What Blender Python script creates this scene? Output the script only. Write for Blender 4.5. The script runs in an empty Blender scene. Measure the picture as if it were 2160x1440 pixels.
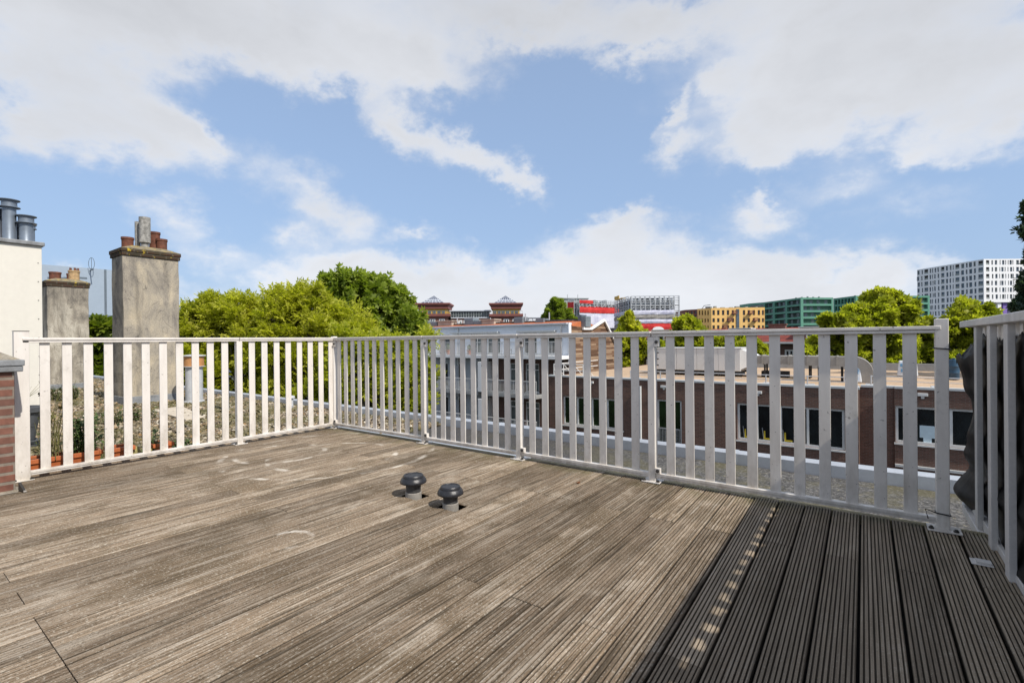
import bpy, math, random
import numpy as np
random.seed(7); rng = np.random.default_rng(11)
C = bpy.context.scene.collection
SC = bpy.context.scene
# ---------------------------------------------------------------- camera (solved from the photograph)
FPX = 1029.1; S = .125
CAM = np.array([4.9371, -3.2729, .9763])
_yaw, _pitch, _roll = -.635728, -.001770, -.009512
def _basis():
    f = np.array([math.cos(_pitch)*math.sin(_yaw), math.cos(_pitch)*math.cos(_yaw), math.sin(_pitch)])
    r = np.array([math.cos(_yaw), -math.sin(_yaw), 0.]); u = np.cross(r, f)
    c, s = math.cos(_roll), math.sin(_roll)
    return r*c+u*s, u*c-r*s, f
RV, UV, FV = _basis()
def ray(x, y): return (x-1080)/FPX*RV-(y-720)/FPX*UV+FV
def at_depth(x, y, d): return CAM+ray(x, y)*d
def at_y(x, y, Y): d = ray(x, y); return CAM+d*((Y-CAM[1])/d[1])
def at_x(x, y, X): d = ray(x, y); return CAM+d*((X-CAM[0])/d[0])
def at_z(x, y, z): d = ray(x, y); return CAM+d*((z-CAM[2])/d[2])
GROUND = -12.0
SUN = np.array([1.0, -.10, 1.065]); SUN /= np.linalg.norm(SUN)
# ---------------------------------------------------------------- objects
WL = {}
def thing(name, label, cat, loc=(0, 0, 0), group=None):
    o = bpy.data.objects.new(name, None); C.objects.link(o); o.empty_display_size = .2
    o.location = loc; o['label'] = label; o['category'] = cat
    if group: o['group'] = group
    WL[o] = np.array(loc, float); return o
def tag(o, label, cat, group=None, kind=None):
    o['label'] = label; o['category'] = cat
    if group: o['group'] = group
    if kind: o['kind'] = kind
    return o
class MB:
    def __init__(s): s.v = []; s.f = []; s.mi = []
    def add(s, vs, fs, mi=0):
        b = len(s.v); s.v += [tuple(map(float, p)) for p in vs]
        for f in fs: s.f.append(tuple(b+i for i in f)); s.mi.append(mi)
    def hexa(s, p, mi=0):     # p: 4 bottom (ccw from above), 4 top
        s.add(p, [(3,2,1,0),(4,5,6,7),(0,1,5,4),(1,2,6,5),(2,3,7,6),(3,0,4,7)], mi)
    def box(s, x0, x1, y0, y1, z0, z1, mi=0):
        s.hexa([(x0,y0,z0),(x1,y0,z0),(x1,y1,z0),(x0,y1,z0),(x0,y0,z1),(x1,y0,z1),(x1,y1,z1),(x0,y1,z1)], mi)
    def tube(s, pts, rads, n=10, cap=True, mi=0):
        pts = [np.array(p, float) for p in pts]; rings = []
        for i, p in enumerate(pts):
            d = pts[min(i+1, len(pts)-1)]-pts[max(i-1, 0)]; L = np.linalg.norm(d); d = d/L if L > 1e-9 else np.array([0,0,1.])
            a = np.cross(d, [0,0,1.] if abs(d[2]) < .9 else [1.,0,0]); a /= np.linalg.norm(a); b = np.cross(d, a)
            r = rads[i] if hasattr(rads, '__len__') else rads
            rings.append([p+r*(math.cos(t)*a+math.sin(t)*b) for t in [2*math.pi*k/n for k in range(n)]])
        vs = [q for R in rings for q in R]; fs = []
        for i in range(len(pts)-1):
            for k in range(n):
                k2 = (k+1) % n; fs.append((i*n+k, i*n+k2, (i+1)*n+k2, (i+1)*n+k))
        if cap: fs += [tuple(range(n-1, -1, -1)), tuple((len(pts)-1)*n+k for k in range(n))]
        s.add(vs, fs, mi)
    def lathe(s, c, prof, n=28, mi=0):   # prof: list of (r, z)
        vs = []; fs = []
        for r, z in prof:
            for k in range(n):
                t = 2*math.pi*k/n; vs.append((c[0]+r*math.cos(t), c[1]+r*math.sin(t), c[2]+z))
        for i in range(len(prof)-1):
            for k in range(n):
                k2 = (k+1) % n; fs.append((i*n+k, i*n+k2, (i+1)*n+k2, (i+1)*n+k))
        fs.append(tuple(range(n-1, -1, -1))); fs.append(tuple((len(prof)-1)*n+k for k in range(n)))
        s.add(vs, fs, mi)
    def prism(s, base, dvec, mi=0):      # polygon extruded along dvec
        n = len(base); d = np.array(dvec, float); vs = [np.array(p, float) for p in base]; vs += [p+d for p in vs]
        fs = [tuple(range(n-1, -1, -1)), tuple(range(n, 2*n))]+[(i, (i+1) % n, n+(i+1) % n, n+i) for i in range(n)]
        s.add(vs, fs, mi)
    def build_each(s, name, mat, parent=None, smooth=False, bevel=0):
        """one object per loose piece"""
        up = list(range(len(s.v)))
        def find(i):
            while up[i] != i: up[i] = up[up[i]]; i = up[i]
            return i
        for f in s.f:
            for q in f[1:]: up[find(q)] = find(f[0])
        groups = {}
        for f in s.f: groups.setdefault(find(f[0]), []).append(f)
        for fs in groups.values():
            ids = sorted({q for f in fs for q in f}); mp = {q: k for k, q in enumerate(ids)}
            mesh_obj(name, [s.v[q] for q in ids], [tuple(mp[q] for q in f) for f in fs], mat, parent, smooth, bevel)
    def build(s, name, mat, parent=None, smooth=False, bevel=0):
        return mesh_obj(name, s.v, s.f, mat, parent, smooth, bevel, s.mi)
def mesh_obj(name, v, f, mat, parent=None, smooth=False, bevel=0, mi=None):
    me = bpy.data.meshes.new(name); off = WL.get(parent, np.zeros(3)) if parent else np.zeros(3)
    vv = np.asarray(v, float)-off
    me.from_pydata(vv.tolist(), [], f); me.update()
    for m in (mat if isinstance(mat, (list, tuple)) else [mat]): me.materials.append(m)
    if mi and any(mi): me.polygons.foreach_set('material_index', mi)
    if smooth: me.polygons.foreach_set('use_smooth', [True]*len(me.polygons))
    o = bpy.data.objects.new(name, me); C.objects.link(o)
    if parent: o.parent = parent
    WL[o] = off.copy()
    if bevel:
        m = o.modifiers.new('bevel', 'BEVEL'); m.width = bevel; m.segments = 2; m.limit_method = 'ANGLE'
    if smooth and bevel == 0 and len(me.polygons) < 4000:
        m = o.modifiers.new('edges', 'EDGE_SPLIT'); m.split_angle = math.radians(38)
    return o
def fast_mesh(name, V, F, mat, parent=None, attr=None, smooth=False):
    """V (n,3), F (m,k) numpy; attr: dict name -> per-vertex float array"""
    off = WL.get(parent, np.zeros(3)) if parent else np.zeros(3)
    me = bpy.data.meshes.new(name); n, (m, k) = len(V), F.shape
    me.vertices.add(n); me.vertices.foreach_set('co', (V-off).astype(np.float32).ravel())
    me.loops.add(m*k); me.loops.foreach_set('vertex_index', F.astype(np.int32).ravel())
    me.polygons.add(m); me.polygons.foreach_set('loop_start', np.arange(0, m*k, k, dtype=np.int32))
    me.polygons.foreach_set('loop_total', np.full(m, k, dtype=np.int32))
    if smooth: me.polygons.foreach_set('use_smooth', np.ones(m, dtype=bool))
    for nm, a in (attr or {}).items():
        at = me.attributes.new(nm, 'FLOAT', 'POINT'); at.data.foreach_set('value', a.astype(np.float32))
    me.update(calc_edges=True); me.materials.append(mat)
    o = bpy.data.objects.new(name, me); C.objects.link(o)
    if parent: o.parent = parent
    WL[o] = off.copy(); return o
# ---------------------------------------------------------------- material helper
class NT:
    def __init__(s, tree): s.t = tree; tree.nodes.clear()
    def n(s, typ, **kw):
        nd = s.t.nodes.new(typ)
        for k, v in kw.items(): setattr(nd, k, v)
        return nd
    def link(s, a, b): s.t.links.new(a, b)
    def set(s, nd, sock, val):
        if isinstance(val, bpy.types.NodeSocket): s.link(val, nd.inputs[sock])
        else: nd.inputs[sock].default_value = val
    def math(s, op, a, b=None, c=None, clamp=False):
        nd = s.n('ShaderNodeMath', operation=op, use_clamp=clamp)
        for i, x in enumerate((a, b, c)):
            if x is not None: s.set(nd, i, x)
        return nd.outputs[0]
    def vmath(s, op, a, b=None, c=None, out=0):
        nd = s.n('ShaderNodeVectorMath', operation=op)
        for i, x in enumerate((a, b, c)):
            if x is not None: s.set(nd, i, x)
        return nd.outputs['Value'] if op in ('LENGTH', 'DOT_PRODUCT', 'DISTANCE') else nd.outputs[0]
    def coord(s, kind='Object'): return s.n('ShaderNodeTexCoord').outputs[kind]
    def scale(s, vec, sc): return s.vmath('MULTIPLY', vec, sc)
    def noise(s, vec, scale=5, detail=4, rough=.55, dist=0, out='Fac'):
        nd = s.n('ShaderNodeTexNoise'); s.set(nd, 'Vector', vec)
        nd.inputs['Scale'].default_value = scale; nd.inputs['Detail'].default_value = detail
        nd.inputs['Roughness'].default_value = rough; nd.inputs['Distortion'].default_value = dist
        return nd.outputs[out]
    def ramp(s, fac, stops, interp='LINEAR'):
        nd = s.n('ShaderNodeValToRGB'); cr = nd.color_ramp; cr.interpolation = interp
        while len(cr.elements) < len(stops): cr.elements.new(.5)
        for e, (p, c) in zip(cr.elements, stops):
            e.position = p; e.color = (c, c, c, 1) if not hasattr(c, '__len__') else (*c[:3], 1)
        s.link(fac, nd.inputs[0]); return nd.outputs[0]
    def remap(s, v, a, b, c=0., d=1., smooth=False):
        nd = s.n('ShaderNodeMapRange'); nd.interpolation_type = 'SMOOTHSTEP' if smooth else 'LINEAR'
        for k, x in zip(('Value', 'From Min', 'From Max', 'To Min', 'To Max'), (v, a, b, c, d)): s.set(nd, k, x)
        return nd.outputs[0]
    def mix(s, f, a, b, typ='MIX'):
        nd = s.n('ShaderNodeMix', data_type='RGBA', blend_type=typ)
        for i, x in ((0, f), (6, a), (7, b)):
            if isinstance(x, (tuple, list)): x = (*x[:3], 1)
            elif i and not isinstance(x, bpy.types.NodeSocket): x = (x, x, x, 1)
            s.set(nd, i, x)
        return nd.outputs[2]
    def xyz(s, v): nd = s.n('ShaderNodeSeparateXYZ'); s.link(v, nd.inputs[0]); return nd.outputs
    def comb(s, x, y, z=0.):
        nd = s.n('ShaderNodeCombineXYZ')
        for i, a in enumerate((x, y, z)): s.set(nd, i, a)
        return nd.outputs[0]
    def bump(s, h, strength=.3, dist=.01):
        nd = s.n('ShaderNodeBump'); nd.inputs['Strength'].default_value = strength; nd.inputs['Distance'].default_value = dist
        s.link(h, nd.inputs['Height']); return nd.outputs[0]
    def out(s, col, rough=.6, bump=None, metal=0., spec=.5):
        p = s.n('ShaderNodeBsdfPrincipled')
        if isinstance(col, (tuple, list)): col = (*col[:3], 1)
        s.set(p, 'Base Color', col); s.set(p, 'Roughness', rough); s.set(p, 'Metallic', metal)
        p.inputs['Specular IOR Level'].default_value = spec
        if bump is not None: s.link(bump, p.inputs['Normal'])
        o = s.n('ShaderNodeOutputMaterial'); s.link(p.outputs[0], o.inputs[0]); return p
def newmat(name):
    m = bpy.data.materials.new(name); m.use_nodes = True; return m, NT(m.node_tree)
def plain(name, col, rough=.6, var=.12, scale=2.5, metal=0., bump=.0, dirt=None, spec=.5, streak=False):
    """paint, plaster, stone ...: a colour with worn, blotchy variation in world space"""
    m, t = newmat(name)
    co = t.n('ShaderNodeNewGeometry').outputs['Position']
    if streak: co2 = t.scale(co, (1, 1, .12))
    else: co2 = co
    a = t.noise(co2, scale, 6, .6); b = t.noise(co, scale*9, 3, .6)
    f = t.math('ADD', t.math('MULTIPLY', a, .7), t.math('MULTIPLY', b, .3))
    lo = tuple(c*(1-2.2*var) for c in col); hi = tuple(min(1, c*(1+1.6*var)) for c in col)
    c = t.ramp(f, [(.28, lo), (.72, hi)])
    if dirt:
        d = t.remap(t.noise(co2, scale*.9, 5, .65), .52, .75)
        c = t.mix(t.math('MULTIPLY', d, dirt[3] if len(dirt) > 3 else .6), c, dirt[:3])
    bm = t.bump(t.noise(co, scale*16, 3, .6), bump, .01) if bump else None
    t.out(c, rough, bm, metal, spec); return m
# ---------------------------------------------------------------- materials
def m_deck():
    m, t = newmat('weathered_deck_wood'); co = t.n('ShaderNodeNewGeometry').outputs['Position']
    x, y, z = t.xyz(co)
    rnd = t.n('ShaderNodeAttribute', attribute_name='rnd').outputs['Fac']     # one value per board length
    co_b = t.vmath('ADD', co, t.comb(0., t.math('MULTIPLY', rnd, 37.), 0.))
    fine = t.noise(t.scale(co_b, (120, 2.2, 1)), 1, 4, .6)
    med = t.noise(t.scale(co_b, (26, 1.5, 1)), 1, 6, .68, .3)
    blot = t.noise(co, 1.5, 6, .66); blot2 = t.noise(t.scale(co_b, (4.2, 2.2, 1)), 1, 7, .76, .5)
    speck = t.noise(t.scale(co, (1., .55, 1.)), 150, 3, .65)
    base = t.ramp(med, [(.26, (.125,.088,.056)), (.46, (.240,.180,.125)), (.72, (.385,.312,.236))])
    base = t.mix(t.math('MULTIPLY', t.remap(fine, .36, .56, 1., 0.), .70), base, (.060,.044,.028))
    base = t.mix(t.remap(blot2, .52, .68, 0., .62), base, (.50,.435,.355))          # bare, bleached wood
    base = t.mix(t.remap(blot, .50, .60, 0., .66), base, (.115,.082,.048))         # damp brown stains
    base = t.mix(t.math('MULTIPLY', t.remap(speck, .56, .66), .60), base, (.52,.48,.41))
    base = t.mix(t.math('MULTIPLY', t.remap(t.noise(co, 150, 2, .5), .58, .68), .55), base, (.05,.04,.028))
    line = t.noise(t.scale(co_b, (62, 1.7, 1)), 1, 4, .6, .2)
    base = t.mix(t.remap(line, .55, .64, 0., .75), base, (.055,.042,.027))
    base = t.mix(t.remap(line, .43, .35, 0., .45), base, (.46,.41,.345))
    # pale scuffed rings where pots stood
    rings = None
    for cx, cy, r, w in ((2.60, -1.99, .105, .018), (1.20, -.80, .52, .03), (.72, -1.02, .36, .03), (1.05, -.72, .88, .028)):
        d = t.vmath('DISTANCE', t.comb(x, y, 0.), (cx, cy, 0.))
        d = t.math('ABSOLUTE', t.math('SUBTRACT', t.math('ADD', d, t.math('MULTIPLY', t.math('SUBTRACT', blot2, .5), .06)), r))
        q = t.math('MULTIPLY', t.remap(d, w*.4, w, 1., 0.), t.remap(t.noise(co, 6, 4), .48, .66))
        rings = q if rings is None else t.math('MAXIMUM', rings, q)
    base = t.mix(t.math('MULTIPLY', rings, .75), base, (.60,.56,.50))
    # old is the shade of the right hand fence, painted into the boards beside it
    shade_strip = t.remap(t.math('ADD', t.math('ADD', x, t.math('MULTIPLY', y, .032)), t.math('MULTIPLY', t.math('SUBTRACT', blot, .5), .05)), 4.345, 4.37, 0., 1.)
    base = t.mix(t.math('MULTIPLY', shade_strip, t.remap(blot2, .40, .62, .80, .38)), base, t.mix(fine, (.090,.068,.047), (.39,.325,.25)))
    green = t.math('MULTIPLY', t.remap(y, -.25, .02), t.remap(t.noise(co, 7, 4), .42, .6))
    base = t.mix(t.math('MULTIPLY', green, .6), base, (.085,.085,.028))
    tint = t.ramp(rnd, [(0., (.70,.68,.65)), (.5, (1.0,.99,.97)), (1., (1.28,1.27,1.24))])
    base = t.mix(1., base, tint, 'MULTIPLY')
    groove = t.remap(z, -.0052, -.0012, 0., 1.)
    base = t.mix(t.math('SUBTRACT', 1., groove), base, t.mix(.78, base, (.022,.016,.010)))  # darker towards the groove bottoms
    bmp = t.bump(t.math('ADD', t.math('MULTIPLY', fine, .7), t.math('MULTIPLY', speck, .5)), .55, .004)
    t.out(base, .82, bmp, 0., .25); return m
def m_brick(name, c1, c2, mortar, scale=1., axis='x', rough=.85, bw=.21, bh=.063):
    """bricks in world space; axis = the horizontal axis the wall runs along"""
    m, t = newmat(name); g = t.n('ShaderNodeNewGeometry'); x, y, z = t.xyz(g.outputs['Position'])
    nx = t.math('ABSOLUTE', t.xyz(g.outputs['Normal'])[0])
    h = t.mix(t.math('GREATER_THAN', nx, .7), t.comb(x, z), t.comb(y, z))
    b = t.n('ShaderNodeTexBrick'); t.link(h, b.inputs['Vector'])
    b.inputs['Scale'].default_value = 1; b.inputs['Brick Width'].default_value = bw*scale; b.inputs['Row Height'].default_value = bh*scale
    b.inputs['Mortar Size'].default_value = .011*scale; b.inputs['Bias'].default_value = 0; b.inputs['Mortar Smooth'].default_value = .2
    b.inputs['Color1'].default_value = (*c1, 1); b.inputs['Color2'].default_value = (*c2, 1); b.inputs['Mortar'].default_value = (*mortar, 1)
    co = g.outputs['Position']
    n = t.noise(co, 1.2, 6, .65); n2 = t.noise(co, 22, 3, .6)
    c = t.mix(t.remap(n, .4, .7, 0., .35), b.outputs['Color'], t.mix(.5, mortar, c1))
    c = t.mix(.5, c, t.mix(1., c, t.ramp(n2, [(.3, .55), (.7, 1.35)]), 'MULTIPLY'))
    bm = t.bump(t.math('ADD', t.math('MULTIPLY', b.outputs['Fac'], -1.), t.math('MULTIPLY', n2, .5)), .5, .006)
    t.out(c, rough, bm, 0., .3); return m
def m_leaf(name, dark, mid, light, trans=.35):
    m, t = newmat(name); a = t.n('ShaderNodeAttribute', attribute_name='rnd').outputs['Fac']
    c = t.ramp(a, [(0., dark), (.5, mid), (1., light)])
    p = t.n('ShaderNodeBsdfPrincipled'); t.link(c, p.inputs['Base Color']); p.inputs['Roughness'].default_value = .5
    p.inputs['Specular IOR Level'].default_value = .35
    tr = t.n('ShaderNodeBsdfTranslucent'); t.link(t.mix(1., c, (1.25, 1.35, .55), 'MULTIPLY'), tr.inputs[0])
    mx = t.n('ShaderNodeMixShader'); mx.inputs[0].default_value = trans
    t.link(p.outputs[0], mx.inputs[1]); t.link(tr.outputs[0], mx.inputs[2])
    o = t.n('ShaderNodeOutputMaterial'); t.link(mx.outputs[0], o.inputs[0]); return m
def m_glass(name, tint=(.012,.016,.017), rough=.03, var=True):
    m, t = newmat(name); co = t.n('ShaderNodeNewGeometry').outputs['Position']
    n = t.noise(co, .9, 3, .6)
    c = t.ramp(n, [(.35, tuple(x*.6 for x in tint)), (.65, tuple(x*1.7 for x in tint))])
    t.out(c, rough, t.bump(t.noise(co, .5, 1), .03, .05), 0., .7); return m
def m_rail():
    m, t = newmat('offwhite_coated_aluminium'); co = t.n('ShaderNodeNewGeometry').outputs['Position']
    z = t.xyz(co)[2]
    a = t.noise(t.scale(co, (14, 14, 2.2)), 1, 6, .65); b = t.noise(co, 55, 3, .6)
    c = t.ramp(a, [(.3, (.63,.585,.535)), (.6, (.735,.69,.635))])
    grime = t.math('MULTIPLY', t.remap(z, .5, .02), t.remap(t.noise(t.scale(co, (9, 9, 4)), 1, 6, .7), .42, .7))
    c = t.mix(t.math('MULTIPLY', grime, .75), c, (.33,.285,.22))
    sp = t.remap(t.noise(co, 48, 2, .5), .70, .75)
    c = t.mix(t.math('MULTIPLY', sp, .7), c, (.2,.18,.16))
    c = t.mix(t.math('MULTIPLY', t.remap(t.noise(co, 4, 6, .78), .57, .70), .55), c, (.42,.39,.34))
    t.out(c, t.remap(b, .3, .7, .38, .55), t.bump(b, .08, .003), 0., .45); return m
def m_render_plaster(name, base, dark, warm, seed=0.):
    m, t = newmat(name); co0 = t.n('ShaderNodeNewGeometry').outputs['Position']; co = t.vmath('ADD', co0, (seed, seed*.7, 0.))
    a = t.noise(t.scale(co, (1.9, 1.9, .9)), 1, 7, .7, .6); b = t.noise(t.scale(co, (3.2, 3.2, .35)), 1, 6, .7); g = t.noise(co, 45, 4, .65)
    c = t.ramp(a, [(.36, dark), (.5, base), (.64, warm)])
    c = t.mix(t.remap(b, .52, .68, 0., .6), c, tuple(x*.55 for x in dark))
    c = t.mix(.55, c, t.mix(1., c, t.ramp(g, [(.3, .6), (.7, 1.3)]), 'MULTIPLY'))
    cr = t.remap(t.math('ABSOLUTE', t.math('SUBTRACT', t.noise(co, 2.3, 3, .5, .8), .5)), .0, .006, .6, 0.)
    c = t.mix(cr, c, tuple(x*.35 for x in dark))
    t.out(c, .92, t.bump(g, .5, .006), 0., .15); return m
def m_lichen_brick():
    m, t = newmat('mossy_capping_brick'); g = t.n('ShaderNodeNewGeometry'); co = g.outputs['Position']
    x, y, z = t.xyz(co)
    nx = t.math('ABSOLUTE', t.xyz(g.outputs['Normal'])[0])
    h = t.mix(t.math('GREATER_THAN', nx, .6), t.comb(x, z), t.comb(y, z))
    b = t.n('ShaderNodeTexBrick'); t.link(h, b.inputs['Vector']); b.inputs['Scale'].default_value = 1
    b.inputs['Brick Width'].default_value = .23; b.inputs['Row Height'].default_value = .07; b.inputs['Mortar Size'].default_value = .011
    b.inputs['Color1'].default_value = (.075,.036,.024,1); b.inputs['Color2'].default_value = (.040,.03,.021,1); b.inputs['Mortar'].default_value = (.10,.085,.065,1)
    c = t.mix(t.remap(t.noise(co, 6, 5, .7), .45, .65, 0., .6), b.outputs['Color'], (.045,.043,.024))
    c = t.mix(t.remap(t.noise(co, 5.5, 5, .75), .60, .66), c, (.50,.36,.035))
    t.out(c, .9, t.bump(t.noise(co, 40, 4), .5, .01), 0., .2); return m
def m_pebble():
    m, t = newmat('river_pebble'); a = t.n('ShaderNodeAttribute', attribute_name='rnd').outputs['Fac']
    c = t.ramp(a, [(0., (.035,.028,.02)), (.25, (.105,.075,.042)), (.46, (.26,.195,.115)), (.62, (.16,.14,.115)), (.80, (.40,.335,.235)), (.91, (.25,.14,.05)), (1., (.66,.61,.50))])
    co = t.n('ShaderNodeNewGeometry').outputs['Position']
    c = t.mix(t.remap(t.noise(co, 1.3, 5, .65), .44, .58, 0., .62), c, (.080,.078,.016))
    t.out(c, .75, None, 0., .35); return m
def m_bitumen():
    m, t = newmat('bitumen_roofing'); co = t.n('ShaderNodeNewGeometry').outputs['Position']; x, y, z = t.xyz(co)
    a = t.noise(co, 1.3, 6, .65); g = t.noise(co, 38, 4, .85); g2 = t.noise(co, 48, 3, .7)
    c = t.ramp(g, [(.34, (.018,.017,.016)), (.52, (.085,.082,.078)), (.66, (.24,.23,.215))])
    c = t.mix(t.remap(a, .50, .60, 0., .5), c, (.115,.100,.040))              # moss film
    c = t.mix(t.math('MULTIPLY', t.remap(t.noise(co, 30, 3, .7), .62, .68), .6), c, (.32,.28,.17))
    dry = t.remap(x, 1.4, 3.6); c = t.mix(t.math('MULTIPLY', t.math('SUBTRACT', 1., dry), .72), c, (.045,.042,.04))   # darker towards the left end
    seam = t.remap(t.math('ABSOLUTE', t.math('SUBTRACT', t.math('ADD', y, t.math('MULTIPLY', t.math('SUBTRACT', a, .5), .05)), 1.08)), .004, .012, 1., 0.)
    c = t.mix(t.math('MULTIPLY', seam, .85), c, (.02,.02,.02))
    sx = t.math('ABSOLUTE', t.math('SUBTRACT', t.math('MODULO', t.math('ADD', x, t.math('MULTIPLY', g2, .04)), 1.9), .55))
    c = t.mix(t.math('MULTIPLY', t.remap(sx, .004, .012, .8, 0.), t.math('LESS_THAN', y, 1.08)), c, (.02,.02,.02))
    t.out(c, .88, t.bump(g2, .5, .01), 0., .3); return m
def m_planks(name, c1, c2, c3, w=.16):
    m, t = newmat(name); co = t.n('ShaderNodeNewGeometry').outputs['Position']; x, y, z = t.xyz(co)
    row = t.math('FLOOR', t.math('DIVIDE', z, w)); wn = t.n('ShaderNodeTexWhiteNoise', noise_dimensions='2D')
    seg = t.math('FLOOR', t.math('DIVIDE', t.math('ADD', y, t.math('MULTIPLY', row, 1.37)), 2.6)); t.link(t.comb(row, seg), wn.inputs['Vector'])
    n = t.noise(t.comb(t.math('MULTIPLY', x, 1.5), t.math('MULTIPLY', y, 1.5), t.math('MULTIPLY', z, 22.)), 1, 5, .7)
    f = t.math('ADD', t.math('MULTIPLY', wn.outputs['Value'], .6), t.math('MULTIPLY', n, .5))
    c = t.ramp(f, [(.2, c1), (.5, c2), (.85, c3)])
    fr = t.math('FRACT', t.math('DIVIDE', z, w)); gap = t.math('LESS_THAN', fr, .13)
    c = t.mix(gap, c, tuple(q*.18 for q in c1))
    t.out(c, .85, None, 0., .2); return m
def m_rows(name, c1, c2, w, axis=2, rough=.7):
    """roof tiles / corrugation: rows along one world axis"""
    m, t = newmat(name); co = t.n('ShaderNodeNewGeometry').outputs['Position']; p = t.xyz(co)
    fr = t.math('FRACT', t.math('DIVIDE', p[axis], w)); n = t.noise(co, 1.8, 5, .6); n2 = t.noise(co, 9, 2)
    c = t.mix(t.math('LESS_THAN', fr, .25), c1, c2)
    c = t.mix(.7, c, t.mix(1., c, t.ramp(t.math('ADD', t.math('MULTIPLY', n, .6), t.math('MULTIPLY', n2, .4)), [(.3, .55), (.7, 1.4)]), 'MULTIPLY'))
    t.out(c, rough, None, 0., .3); return m
def m_net(name, c1, c2, w=1.0):
    m, t = newmat(name); co = t.n('ShaderNodeNewGeometry').outputs['Position']
    n = t.noise(t.scale(co, (1, 1, .25)), .8, 5, .65); n2 = t.noise(t.scale(co, (.25, .25, 2.)), 1., 3, .6)
    c = t.ramp(t.math('ADD', t.math('MULTIPLY', n, .5), t.math('MULTIPLY', n2, .5)), [(.35, c1), (.65, c2)])
    t.out(c, .8, t.bump(n, .6, .3), 0., .2); return m
M = {}
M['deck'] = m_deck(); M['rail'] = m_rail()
M['fence'] = plain('offwhite_fence_paint', (.62,.59,.56), .45, .10, 9, dirt=(.36,.33,.28,.5), streak=True)
M['bolt'] = plain('dark_steel', (.08,.075,.07), .45, .2, 30, .6)
M['zip'] = plain('black_plastic', (.02,.02,.02), .4, .2, 20)
M['cap_black'] = plain('faded_black_plastic', (.017,.017,.020), .34, .22, 26, dirt=(.07,.066,.06,.35), bump=.12)
M['pvc'] = plain('dusty_dark_pipe', (.045,.045,.046), .6, .3, 22, dirt=(.16,.15,.13,.5))
M['pvc_grey'] = plain('grey_pvc_pipe', (.27,.25,.22), .6, .15, 20, dirt=(.2,.17,.13,.6))
M['cloth'] = plain('black_sheet', (.0018,.0016,.0018), .5, .35, 8, dirt=(.010,.008,.006,.5), bump=.12, spec=.16)
M['beam'] = plain('mossy_beam', (.26,.225,.13), .9, .25, 9, dirt=(.045,.04,.02,.8), bump=.4)
M['under_deck'] = plain('under_deck_dark', (.018,.016,.014), .95, .2, 6)
M['zinc'] = plain('weathered_zinc', (.50,.53,.57), .42, .08, 4, .35, dirt=(.33,.34,.35,.5))
M['lead'] = plain('lead_capping', (.24,.25,.26), .6, .2, 9, .1, bump=.2, dirt=(.12,.12,.115,.6))
M['bitumen'] = m_bitumen(); M['pebble'] = m_pebble()
M['grit'] = plain('gravel_bed', (.05,.040,.026), .95, .4, 30, bump=.8)
M['brick_pillar'] = m_brick('red_pillar_brick', (.20,.078,.052), (.125,.055,.04), (.21,.18,.145))
M['mortar_top'] = plain('mortar_slope', (.28,.25,.20), .95, .3, 12, dirt=(.30,.20,.05,.6), bump=.6)
M['clad_white'] = plain('cream_sheet_cladding', (.68,.65,.575), .42, .05, 1.2, dirt=(.60,.56,.48,.4), streak=True)
M['flue'] = plain('blue_grey_flue_metal', (.185,.22,.265), .42, .10, 7, .35, dirt=(.13,.15,.17,.5))
M['flue_dark'] = plain('dark_flue_metal', (.075,.085,.10), .45, .2, 9, .3)
M['plaster_a'] = m_render_plaster('grey_cement_render', (.33,.295,.24), (.17,.155,.14), (.47,.405,.30), 3.)
M['plaster_b'] = m_render_plaster('patched_cement_render', (.33,.295,.24), (.16,.145,.125), (.52,.48,.40), 11.)
M['lichen_brick'] = m_lichen_brick()
M['lichen'] = plain('lichened_mortar', (.22,.185,.12), .95, .3, 10, dirt=(.48,.33,.03,.95), bump=.6)
M['clay'] = plain('rusty_clay_pot', (.15,.052,.028), .8, .3, 14, dirt=(.07,.04,.03,.7))
M['clay_pale'] = plain('pale_clay_pot', (.46,.31,.16), .85, .25, 16, dirt=(.20,.11,.06,.7))
M['asbestos'] = plain('mottled_cement_pipe', (.33,.32,.295), .9, .35, 16, dirt=(.07,.067,.06,.9), bump=.3)
M['terracotta'] = plain('terracotta_plastic', (.44,.12,.035), .6, .12, 8, dirt=(.28,.10,.04,.5))
M['pot_grey'] = plain('dark_grey_plastic_pot', (.085,.09,.095), .55, .15, 10)
M['slab'] = plain('cream_stone_slab', (.54,.47,.37), .9, .12, 6, dirt=(.36,.31,.24,.5))
M['stone_mossy'] = plain('mossy_stone', (.30,.26,.10), .95, .3, 14, bump=.5)
M['cowl_orange'] = plain('faded_orange_cowl', (.50,.24,.09), .6, .12, 6)
M['soil'] = plain('dark_soil', (.05,.038,.025), .95, .3, 30, bump=.5)
M['grey_pipe'] = plain('light_grey_pipe', (.50,.51,.52), .5, .1, 8, dirt=(.32,.32,.30,.5))
M['steel'] = plain('galvanised_steel', (.52,.54,.56), .42, .1, 6, .4)
M['weed'] = plain('dry_weed', (.16,.15,.045), .8, .3, 10)
M['weed_green'] = plain('green_weed', (.07,.12,.025), .7, .3, 10)
M['bark'] = plain('bark', (.10,.085,.065), .95, .3, 6, bump=.5)
M['leaf_lime'] = m_leaf('lime_leaf', (.12,.155,.013), (.43,.44,.036), (.70,.66,.13), .57)
M['leaf_sun'] = m_leaf('sunlit_leaf', (.12,.155,.013), (.40,.425,.036), (.66,.63,.125), .56)
M['leaf_mid'] = m_leaf('mid_green_leaf', (.06,.10,.012), (.18,.23,.025), (.34,.37,.06), .48)
M['leaf_dark'] = m_leaf('dark_green_leaf', (.08,.125,.016), (.24,.305,.042), (.42,.48,.11), .52)
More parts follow.
